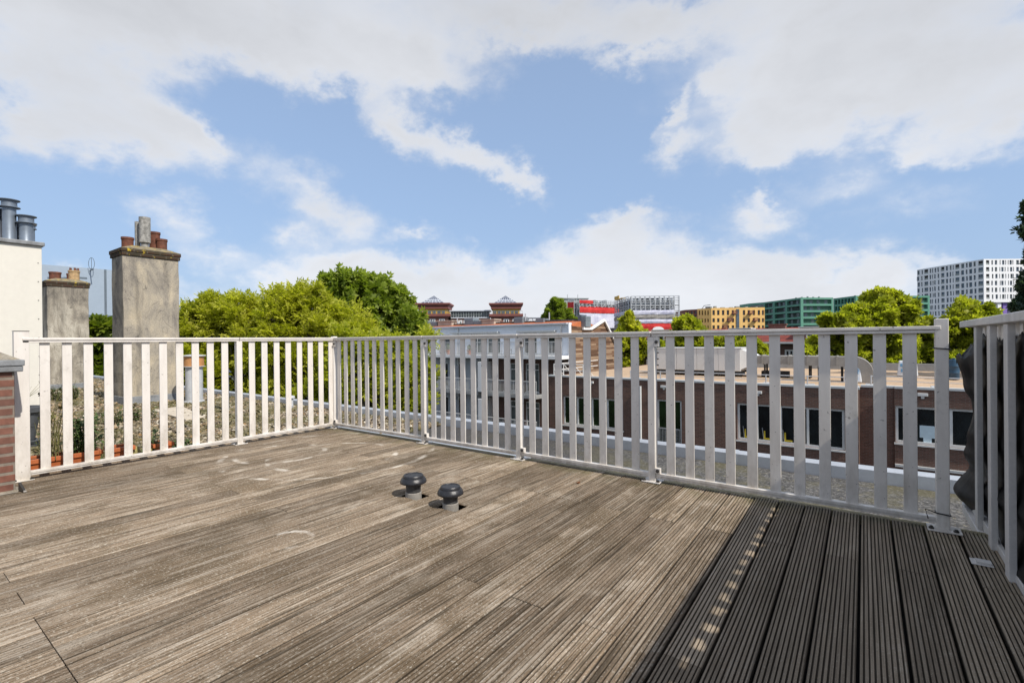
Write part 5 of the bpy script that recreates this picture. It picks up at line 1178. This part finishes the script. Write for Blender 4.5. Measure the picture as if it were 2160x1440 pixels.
# --- small grey and rust blocks
G = Corner((1404, 661), (1420, 660), (1462, 659.5), 200); gb_ = thing('concrete_block', 'low pale grey block between the scaffolding and the yellow building', 'building', G.mid)
hol = [G.R.rect(1424+9*k, 664+9*j, 1429+9*k, 669+9*j) for k in range(4) for j in range(3)]; mb = MB(); G.shell(mb, [], hol, .3); mb.build('wall', M['conc_far'], gb_)
for h in hol: pane(G.R, gb_, h, .3, M['glass'])
Rr = Corner((1425, 657), (1445, 653.5), (1500, 650.5), 185); rb = thing('rust_block', 'rust coloured brick block adjoining the yellow building', 'building', Rr.mid)
hol = [Rr.R.rect(1449+8*k, 656+9*j, 1453+8*k, 662+9*j) for k in range(3) for j in range(4)]; mb = MB(); Rr.shell(mb, [], hol, .3); mb.build('wall', M['rust'], rb)
for h in hol: pane(Rr.R, rb, h, .3, M['glass'])
mb = MB(); u = Rr.R.px(1487, 650)[0]; Rr.R.box(mb, u-1, u+.9, Rr.zt-.3, Rr.zt+.9, -4, -2.5); mb.tube([Rr.R.P(u-2.2, Rr.zt, -2), Rr.R.P(u-1.2, Rr.zt+1.3, -2), Rr.R.P(u+1.2, Rr.zt+1.5, -2)], .12, 5); mb.build_each('roof_plant', M['gallery'], rb)
# --- yellow apartment building
Yb = Corner((1471, 651.5), (1500.5, 649.5), (1613, 648), 165); yb = thing('apartment_building', 'yellow brick apartment building with tall windows and a blue stair strip', 'building', Yb.mid)
cols = [1502.8, 1512.6, 1522.8, 1533, 1543.4, 1566.8, 1577, 1587.5, 1598.2, 1607.2]
rows = [(654, 664.5), (671, 679.5), (686, 693.5), (700, 708)]
hol = [Yb.R.rect(c, r[0], c+5.2, r[1]) for c in cols for r in rows]; holL = [Yb.L.rect(1474+6*k, r[0]+1, 1476.8+6*k, r[1]) for k in range(4) for r in rows]
mb = MB(); Yb.shell(mb, holL, hol, .4); mb.build('wall', M['yellow'], yb)
for h in hol: pane(Yb.R, yb, h, .4, M['glass'])
for h in holL: pane(Yb.L, yb, h, .4, M['glass'])
h = Yb.R.rect(1553, 652, 1559, 710); mb = MB(); Yb.R.box(mb, *h, .003, .2); mb.build('stair_strip', M['glass_blue'], yb)
for (px, py) in ((1544, 662), (1534, 677), (1578, 662), (1588, 677), (1524, 692)):
    u, z = Yb.R.px(px, py); mb = MB(); Yb.R.box(mb, u-.2, u+1.3, z, z+.25, .003, 1.2); Yb.R.box(mb, u-.2, u+1.3, z+.9, z+1.05, 1.05, 1.2)
    for k in range(6): Yb.R.box(mb, u-.2+1.42*k/5, u-.1+1.42*k/5, z+.252, z+.898, 1.08, 1.17)
    mb.build('balcony', M['rust'], yb)
mb = MB()
for px in (1515, 1530, 1549, 1561, 1582, 1604): u = Yb.R.px(px, 648)[0]; Yb.R.box(mb, u, u+rng.uniform(.5,1.6), Yb.zt-.3, Yb.zt+rng.uniform(.25,.9), -5, -3.6)
mb.build_each('roof_plant', M['gallery'], yb)
# --- green apartment buildings
def green(root, F, cols, z_top, fh, nfl, deep, mats, glass, name='loggia'):
    """stacked loggias: dark green recess with pale windows between green bands; cols: (u0,u1)"""
    hol = []
    for j in range(nfl):
        zt_ = z_top-fh*j-fh*.30; zb_ = z_top-fh*(j+1)+.02
        for (a, b) in cols: hol.append((a, b, zb_+fh*.02, zt_))
    return hol
def green_building(cor, label, colsL, colsR, nfl, fh, grp):
    r = thing('apartment_building', label, 'building', cor.mid)
    hL = green(r, cor.L, colsL, cor.zt, fh, nfl, 1, 0, 0) if colsL else []; hR = green(r, cor.R, colsR, cor.zt, fh, nfl, 1, 0, 0) if colsR else []
    mb = MB(); cor.shell(mb, hL, hR, 1.1); mb.build('wall', M['green'], r)
    for F, hs in ((cor.L, hL), (cor.R, hR)):
        for (a, b, c, d) in hs:
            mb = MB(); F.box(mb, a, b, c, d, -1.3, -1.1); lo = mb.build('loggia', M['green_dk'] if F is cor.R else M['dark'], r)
            n = max(2, int((b-a)/3.2)); mb = MB()
            for k in range(n):
                if rng.random() < .8: u = a+(b-a)*(k+rng.uniform(.1, .4))/n; F.box(mb, u, u+min(1.6, (b-a)/n*.55), c+.15, d-.35, -1.098, -1.04)
            if mb.v: F.box(mb, a+.15, b-.15, c+.03, c+.149, -1.098, -1.05); mb.build('window', M['glass_blue'] if rng.random() < .6 else M['glass_grey'], lo)
            mb = MB(); F.box(mb, a, b, c+.95, c+1.05, -.25, -.15)
            for k in range(int((b-a)/.8)): F.box(mb, a+.8*k+.35, a+.8*k+.42, c+.02, c+.949, -.22, -.18)
            mb.build('balustrade', M['green_dk'], lo)
    mb = MB()
    for k in range(5): u = cor.R.L*(.1+.18*k); cor.R.box(mb, u, u+.6, cor.zt-.3, cor.zt+rng.uniform(.4, 1.1), -6, -5.4)
    mb.build_each('roof_plant', M['gallery'], r); return r
G1 = Corner((1611, 637.5), (1689, 627.5), (1757.5, 627.5), 225); fh = (G1.R.px(1720, 627.5)[1]-G1.R.px(1720, 654.5)[1])/2
l = G1.L; uL = lambda px: l.px(px, 650)[0]; uR = lambda px: G1.R.px(px, 650)[0]
green_building(G1, 'green apartment building with open loggias on its corner, next to the yellow building', [(uL(1613), uL(1630)), (uL(1634), uL(1656.5)), (uL(1660), uL(1687))], [(uR(1694.5), uR(1754))], 8, fh, 0)
Gb = Corner((1560, 643), (1580, 640), (1630, 636), 290); r = thing('apartment_building', 'green roofed block peeping over the yellow building', 'building', Gb.mid); mb = MB(); Gb.shell(mb); mb.build('wall', M['green'], r)
mb = MB(); Gb.R.box(mb, 1, Gb.R.L*.9, Gb.zt-2.4, Gb.zt-1.2, .003, .2); mb.build('window', M['glass_grey'], r)
G2 = Corner((1757.8, 629.5), (1805, 623.5), (1961, 623.5), 262); u2 = lambda px: G2.R.px(px, 650)[0]; v2 = lambda px: G2.L.px(px, 650)[0]
green_building(G2, 'longer green apartment building partly hidden by the big round tree', [(v2(1760)+j*(v2(1802)-v2(1760))/6+.3, v2(1760)+(j+1)*(v2(1802)-v2(1760))/6-.3) for j in range(6)], [(u2(1815), u2(1862)), (u2(1868), u2(1908)), (u2(1914), u2(1957))], 7, (G2.R.px(1930,623.5)[1]-G2.R.px(1930,652)[1])/2, 0)
# --- white residential tower
T = Corner((1934.5, 569), (2075, 546.2), (2182, 545.6), 330); tw = thing('white_tower', 'white residential tower with a dense grid of narrow windows, far right', 'building', T.mid)
zo = T.R.px(2100, 637.5)[1]; zl = T.L.px(2060, 637.5)[1]; fh = (T.R.px(2100, 551.5)[1]-T.R.px(2100, 638)[1])/6
colL = [1330,1360,1392,1425,1442,1462,1488,1522,1557,1583,1603,1637,1680,1710,1742,1775,1820]; widL = [18,10,30,12,8,12,12,26,16,12,8,32,24,14,24,16,38]
colR = [1876,1912,1943,1972,1995,2015,2036,2060,2078,2110,2142,2175,2205]; widR = [26,12,18,8,18,8,8,18,8,22,18,8,20]
holL = []; holR = []
ut = lambda F, cx: F.px(1580+cx*.2685, 600)[0]
for j in range(12):
    zt_ = T.zt-.9-fh*j
    for c, w in zip(colL, widL): c = c+(rng.uniform(-3, 3) if w < 25 else 0); holL.append((ut(T.L, c-w/2), ut(T.L, c+w/2), zt_-fh*.70, zt_, w))
    if j < 6:
        for c, w in zip(colR, widR): c = c+(rng.uniform(-4, 4) if w < 25 else 0); a, b = ut(T.R, c-w/2), ut(T.R, c+w/2); holR.append((a, min(b, T.R.L-.3), zt_-fh*.66, zt_, w))
holR = [h for h in holR if h[0] < h[1]]
mb = MB(); T.L.wall(mb, 0, T.L.L, GROUND, T.zt, [h[:4] for h in holL], .5); T.R.wall(mb, 0, T.R.L, zo, T.zt, [h[:4] for h in holR], .5); T.bk.wall(mb, 0, T.bk.L, GROUND, T.zt); T.bl.wall(mb, 0, T.bl.L, GROUND, T.zt)
mb.add([(*T.A, T.zt-.2), (*T.B, T.zt-.2), (*T.C, T.zt-.2), (*T.D, T.zt-.2)], [(0,1,2,3)])
c0 = T.R.P(0, zo); c1 = T.R.P(T.R.L, zo); c2_ = T.R.P(T.R.L, zo, -6); c3 = T.R.P(0, zo, -6); mb.add([c0, c1, c2_, c3], [(0,1,2,3)]); mb.build('wall', M['tower'], tw)
mb = MB(); Ri = Face(T.R.P(0, 0, -6), T.R.P(T.R.L, 0, -6)); Ri.wall(mb, .1, Ri.L, GROUND, zo-.01); mb.build('recessed_base', M['glass_grey'], tw)
mb = MB()
for f, w in ((.12,.6),(.3,2.4),(.62,.6),(.8,.6)): Ri.box(mb, Ri.L*f, Ri.L*f+w, GROUND, zo-.012, .003, 5.0)
mb.build_each('column', M['tower'], tw); mb = MB(); Ri.box(mb, Ri.L*.42, Ri.L*.5, GROUND, zo-.012, .003, 4.5); mb.build('panel', M['purple'], tw)
cnt = 0; rest = MB(); allh = [(T.R, h) for h in holR]+[(T.L, h) for h in holL]
for i, (F, h) in enumerate(allh):
    wide = h[4] >= 26
    if i < 100: pane(F, tw, h[:4], .5, M['dark'] if wide else (M['glass_blue'] if i % 3 else M['glass_grey']), 'window')
    else: F.box(rest, h[0]+.01, h[1]-.01, h[2]+.01, h[3]-.01, -.55, -.48)
ro = rest.build('window', M['glass_blue'], tw); ro['kind'] = 'stuff'
mb = MB()
for F, h in allh:
    if h[4] >= 26: F.box(mb, h[0]+.02, h[1]-.02, h[2]+.02, h[2]+(h[3]-h[2])*.42, -.3, -.22)
mb.build_each('balcony_panel', M['conc_far'], tw)
# ---------------------------------------------------------------- trees
def pinnate():
    q = []
    for x in (.22, .42, .62, .82):
        for s in (1, -1):
            b = np.array([x, 0, 0]); t_ = np.array([x+.20, s*.36, -.13]); m_ = (b+t_)/2; w = np.array([.075, -s*.03, .02]); q.append([b, m_+w, t_, m_-w])
    q.append([np.array([.85,0,0]), np.array([1.05,.085,-.05]), np.array([1.3,0,-.16]), np.array([1.05,-.085,-.05])]); return np.array(q)
def cluster():
    r = np.random.default_rng(5); q = []
    for k in range(8):
        a = k*2.4; b = np.array([math.cos(a)*.12, math.sin(a)*.12, r.uniform(-.1, .1)]); d = np.array([math.cos(a), math.sin(a), r.uniform(-.5, .55)]); d /= np.linalg.norm(d); s_ = np.array([-math.sin(a), math.cos(a), r.uniform(-.4, .4)])*.25
        q.append([b, b+d*.38+s_, b+d*.85, b+d*.38-s_])
    return np.array(q)
TEMPL = {'pinnate': pinnate(), 'cluster': cluster()}
def foliage(lobes, dens, size, templ, clump=.36, up=.45, shoots=0):
    P = []; D = []; A = []
    for (c, R) in lobes:
        n = int(dens*R*R)+20; nc = max(9, int(13*min(2.2, max(.7, R)))); cd_ = rng.normal(0, 1, (nc, 3)); cd_[:,2] += .35; cd_ /= np.linalg.norm(cd_, axis=1)[:,None]
        cc = cd_*(R*rng.uniform(.50, 1.0, nc))[:,None]; tone = rng.normal(0, .10, nc)+rng.normal(0, .05)
        k = rng.integers(0, nc, n); g = rng.normal(0, 1, (n, 3)); p = cc[k]+g*R*clump*.52*np.array([1, 1, .8])
        L = np.linalg.norm(p, axis=1); over = L > 1.25*R; p[over] *= (1.25*R/L[over])[:,None]
        d = p/R+np.array([0, 0, up])+rng.normal(0, .5, (n, 3)); d /= np.linalg.norm(d, axis=1)[:,None]
        P.append(p+c); D.append(d); A.append(tone[k])
        if shoots:
            for _ in range(int(shoots*R*R)+2):
                a_ = rng.uniform(0, 6.28); q_ = rng.uniform(.2, 1.); b = np.array([math.cos(a_)*R*q_, math.sin(a_)*R*q_, R*math.sqrt(max(0, 1-q_*q_))*.9+rng.uniform(-.1, .1)*R]); ln = rng.uniform(.3, .8)*min(R, .7); k_ = 7
                dr = np.array([rng.normal(0, .22), rng.normal(0, .22), 1.]); f_ = np.linspace(0, 1, k_)[:,None]
                P.append(c+b+dr*ln*f_); d = np.c_[rng.normal(0, .8, (k_, 2)), rng.uniform(.1, .9, k_)]; d[-1] = dr; D.append(d/np.linalg.norm(d, axis=1)[:,None]); A.append(np.full(k_, rng.normal(.10, .08)))
    P = np.vstack(P); D = np.vstack(D); A = np.concatenate(A); n = len(P)
    ref = rng.normal(0, .35, (n, 3)); ref[:,2] += 1
    e2 = np.cross(ref, D); e2 /= np.linalg.norm(e2, axis=1)[:,None]+1e-9; e3 = np.cross(D, e2)
    T = TEMPL[templ]; kq = T.shape[0]; t_ = T.reshape(-1, 3)
    sc = size*rng.uniform(.7, 1.3, n)
    jit = rng.normal(0, .035, (n, len(t_), 3)); tt = t_[None]+jit
    V = P[:,None,:]+sc[:,None,None]*(tt[...,0:1]*D[:,None,:]+tt[...,1:2]*e2[:,None,:]+tt[...,2:3]*e3[:,None,:])
    F = np.arange(n*kq*4).reshape(-1, 4)
    a = np.repeat(.5+A, kq)+rng.normal(0, .13, n*kq); a = np.repeat(np.clip(a, 0, 1), 4)
    return V.reshape(-1, 3), F, a
def limb(mb, a, b, r0, r1, n=6, wob=.10):
    a, b = np.array(a, float), np.array(b, float); L = np.linalg.norm(b-a); pts = []
    for i in range(n+1):
        f = i/n; p = a*(1-f)+b*f; p = p+np.array([0, 0, 1])*L*.06*math.sin(f*math.pi)+(rng.normal(0, wob*L*.12, 3) if 0 < i < n else 0); pts.append(p)
    mb.tube(pts, [r0*(1-i/n)+r1*i/n for i in range(n+1)], 7)
def tree(label, lobes_px, depth, mat, dens, size, templ='cluster', spread=.8, trunk_r=.22, name='leafy_tree', group=None, trunk_px=None, back=True, clump=.36, shoots=0, rs=.82, dy=0):
    lobes = []
    for (px, py, rp) in lobes_px:
        d = depth; py += dy; c = at_depth(px, py, d); R = rs*rp*d/FPX
        off = rng.normal(0, spread*.5)*R; dv = ray(px, py); c2 = CAM+dv*(d+off); lobes.append((c2, R))
        if back: lobes.append((CAM+dv*(d+off+R*1.3)+np.array([0, 0, -.12*R]), R*.92))
    cs = np.array([c for c, R in lobes]); zmin = cs[:,2].min(); mid = cs.mean(0)
    if trunk_px is not None: mid = at_depth(trunk_px, 760, depth+.5)
    r = thing(name, label, 'tree', (mid[0], mid[1], GROUND), group)
    mb = MB(); fork = np.array([mid[0], mid[1], max(GROUND+2.5, min(zmin-.6, GROUND+6))]); limb(mb, (mid[0], mid[1], GROUND), fork, trunk_r*1.25, trunk_r*.85, 6, .04)
    top = np.array([mid[0], mid[1], cs[:,2].mean()]); limb(mb, fork, top, trunk_r*.8, trunk_r*.3, 6, .08)
    for c, R in lobes:
        st_ = fork+(top-fork)*rng.uniform(0, .8); limb(mb, st_, c+np.array([0, 0, R*.3]), trunk_r*rng.uniform(.22, .38), trunk_r*.06, 5)
        for k in range(3):
            d = rng.normal(0, 1, 3); d[2] = abs(d[2]); d /= np.linalg.norm(d); limb(mb, c-np.array([0, 0, R*.2]), c+d*R*.85, trunk_r*.10, trunk_r*.02, 4)
    mb.build('trunk', M['bark'], r, True)
    V, F, a = foliage(lobes, dens, size, templ, clump, .45, shoots)
    fast_mesh('crown', V, F, M[mat], r, {'rnd': a}); return r
G_ = 'trees beyond the gravel roof'
LL = [(385,700,45),(412,660,36),(405,640,16),(440,655,32),(443,618,15),(470,650,36),(500,645,38),(492,618,14),(530,650,34),(535,625,12),(425,710,55),(480,710,62),(540,700,60),(400,770,62),(455,780,66),(515,775,64),(570,770,60),(390,840,60),(450,850,62),(520,850,62)]
tree('lime green feathery tree right of the tall chimney, spiky top shoots', LL, 18.5, 'leaf_lime', 520, .30, 'pinnate', dy=24, group=G_, clump=.27, shoots=15)
LM = [(575,640,36),(585,612,24),(620,625,38),(635,600,22),(655,625,36),(672,600,20),(600,680,55),(650,680,58),(700,660,44),(735,665,42),(760,690,38),(700,710,52),(620,740,60),(560,720,48),(780,715,36),(680,765,60),(750,760,56),(610,810,60),(560,840,52)]
tree('bright yellow green feathery tree rising in the middle of the tree group', LM, 17.5, 'leaf_lime', 520, .30, 'pinnate', dy=30, group=G_, clump=.27, shoots=15)
LD = [(690,600,28),(725,592,32),(730,574,14),(760,598,34),(760,582,14),(795,605,34),(825,625,34),(842,608,16),(850,650,36),(868,670,32),(800,650,46),(750,640,46),(705,630,36),(825,690,46),(780,690,46),(872,705,26),(840,735,44),(800,760,52),(880,745,28),(855,790,46),(890,810,26),(860,850,44),(800,830,50),(885,870,26),(740,800,55),(720,730,50)]
tree('tall dark green tree behind the lime ones, left of the twin towers', LD, 25, 'leaf_dark', 300, .30, 'cluster', dy=16, group=G_, clump=.26, shoots=12)
LB = [(720,730,30),(760,745,34),(800,740,32),(840,745,30),(870,780,30),(895,840,22),(905,790,14),(880,810,28),(720,790,36),(760,810,40),(800,800,34),(830,815,32),(750,850,42),(800,860,40),(850,850,34),(690,830,42),(880,860,24),(700,880,38),(650,860,44),(905,720,12)]
tree('low yellow green shrubby tree just below the metal roof edge', LB, 16, 'leaf_sun', 430, .31, 'pinnate', group=G_, clump=.30, shoots=10)
LC = [(150,720,50),(195,710,34),(215,700,30),(230,740,40),(205,770,45),(160,790,50),(240,800,45),(210,830,45),(150,840,50),(270,760,45),(330,720,45),(330,790,55),(280,840,50)]
tree('mid green tree showing between the two grey chimneys', LC, 26, 'leaf_mid', 190, .44, 'cluster', group=G_, clump=.28)
G2_ = 'trees behind the school roof'
tree('small dark tree left of the red netting', [(1168,652,17),(1180,645,15),(1162,668,16),(1180,668,17),(1195,662,13),(1172,636,9),(1205,678,12),(1165,690,20),(1190,690,18)], 90, 'leaf_dark', 100, .5, 'cluster', trunk_r=.25, rs=.95, clump=.27, group=G2_)
tree('slender mid green tree standing before the white netting', [(1322,682,19),(1338,690,16),(1312,705,20),(1335,715,22),(1328,668,10),(1315,738,24),(1345,745,20),(1325,765,24),(1350,705,16),(1305,725,18),(1350,725,18)], 51, 'leaf_lime', 190, .40, 'cluster', trunk_r=.18, rs=.95, clump=.27, group=G2_)
tree('yellow green tree in front of the pale grey block', [(1440,688,20),(1462,690,20),(1430,705,20),(1450,710,24),(1475,705,18),(1435,730,22),(1460,735,24),(1418,722,14),(1448,676,11),(1480,728,16),(1490,712,18),(1500,735,18),(1400,735,16),(1470,745,24),(1510,725,14)], 50, 'leaf_sun', 220, .37, 'cluster', trunk_r=.18, rs=.95, clump=.27, group=G2_)
tree('small lime tree overlapping the red tiled roof', [(1545,725,17),(1565,735,16),(1530,738,15),(1552,750,18),(1580,742,16),(1600,748,12),(1520,718,14),(1590,728,14),(1610,740,14),(1570,718,14),(1540,750,18),(1600,765,18),(1505,745,14)], 43, 'leaf_sun', 260, .34, 'cluster', trunk_r=.14, rs=.95, clump=.27, group=G2_)
tree('big round yellow green tree in front of the green building', [(1845,640,26),(1880,632,20),(1862,622,12),(1905,650,24),(1825,655,24),(1800,668,24),(1860,665,34),(1775,690,28),(1755,700,20),(1815,695,36),(1870,700,40),(1915,690,28),(1745,675,14),(1790,735,40),(1845,740,42),(1900,745,42),(1935,720,30),(1750,740,26),(1940,760,34),(1725,722,16),(1960,705,28),(1970,740,28),(1890,765,36),(1820,765,36),(1770,765,28),(1730,745,20),(1950,690,18),(1900,700,36),(1930,745,38),(1865,700,34),(1910,770,36),(1960,770,30),(1700,745,16)], 37.5, 'leaf_sun', 330, .38, 'cluster', trunk_r=.3, rs=.95, clump=.27, group=G2_)
tree('round lime topped tree between the end post and the far right fence', [(2040,655,24),(2065,660,22),(2015,668,22),(2085,672,18),(2000,690,22),(2040,690,34),(2075,695,26),(1985,705,16),(2010,730,34),(2060,735,36),(2030,770,34),(1975,745,24),(2080,760,30),(2095,665,10)], 36, 'leaf_sun', 330, .34, 'cluster', trunk_r=.25, rs=.95, clump=.27, group=G2_)
tree('dusky dark tree cut by the right picture edge', [(2176,460,20),(2182,490,24),(2168,436,9),(2200,540,36),(2172,585,14),(2166,605,15),(2178,635,24),(2154,640,13),(2146,652,10),(2166,668,18),(2200,660,50),(2210,600,50),(2200,710,50),(2160,720,28)], 24, 'leaf_purple', 220, .26, 'cluster', trunk_r=.2, name='dark_tree', rs=.95, clump=.27, group=G2_)
def far_tree(px, py, rp, d, lab, mat): tree(lab, [(px,py,rp),(px-rp*.8,py+rp*.5,rp*.8),(px+rp*.8,py+rp*.5,rp*.8),(px,py+rp*1.1,rp)], d, mat, 40, .7, 'cluster', trunk_r=.25, rs=.95, clump=.27, group=G2_)
far_tree(1735, 712, 14, 60, 'dark tree beside the red roof, left of the big round tree', 'leaf_dark')
far_tree(1500, 712, 13, 62, 'small mid green tree in front of the yellow building', 'leaf_mid')
far_tree(1745, 690, 14, 120, 'distant yellow green tree at the foot of the green building', 'leaf_lime')
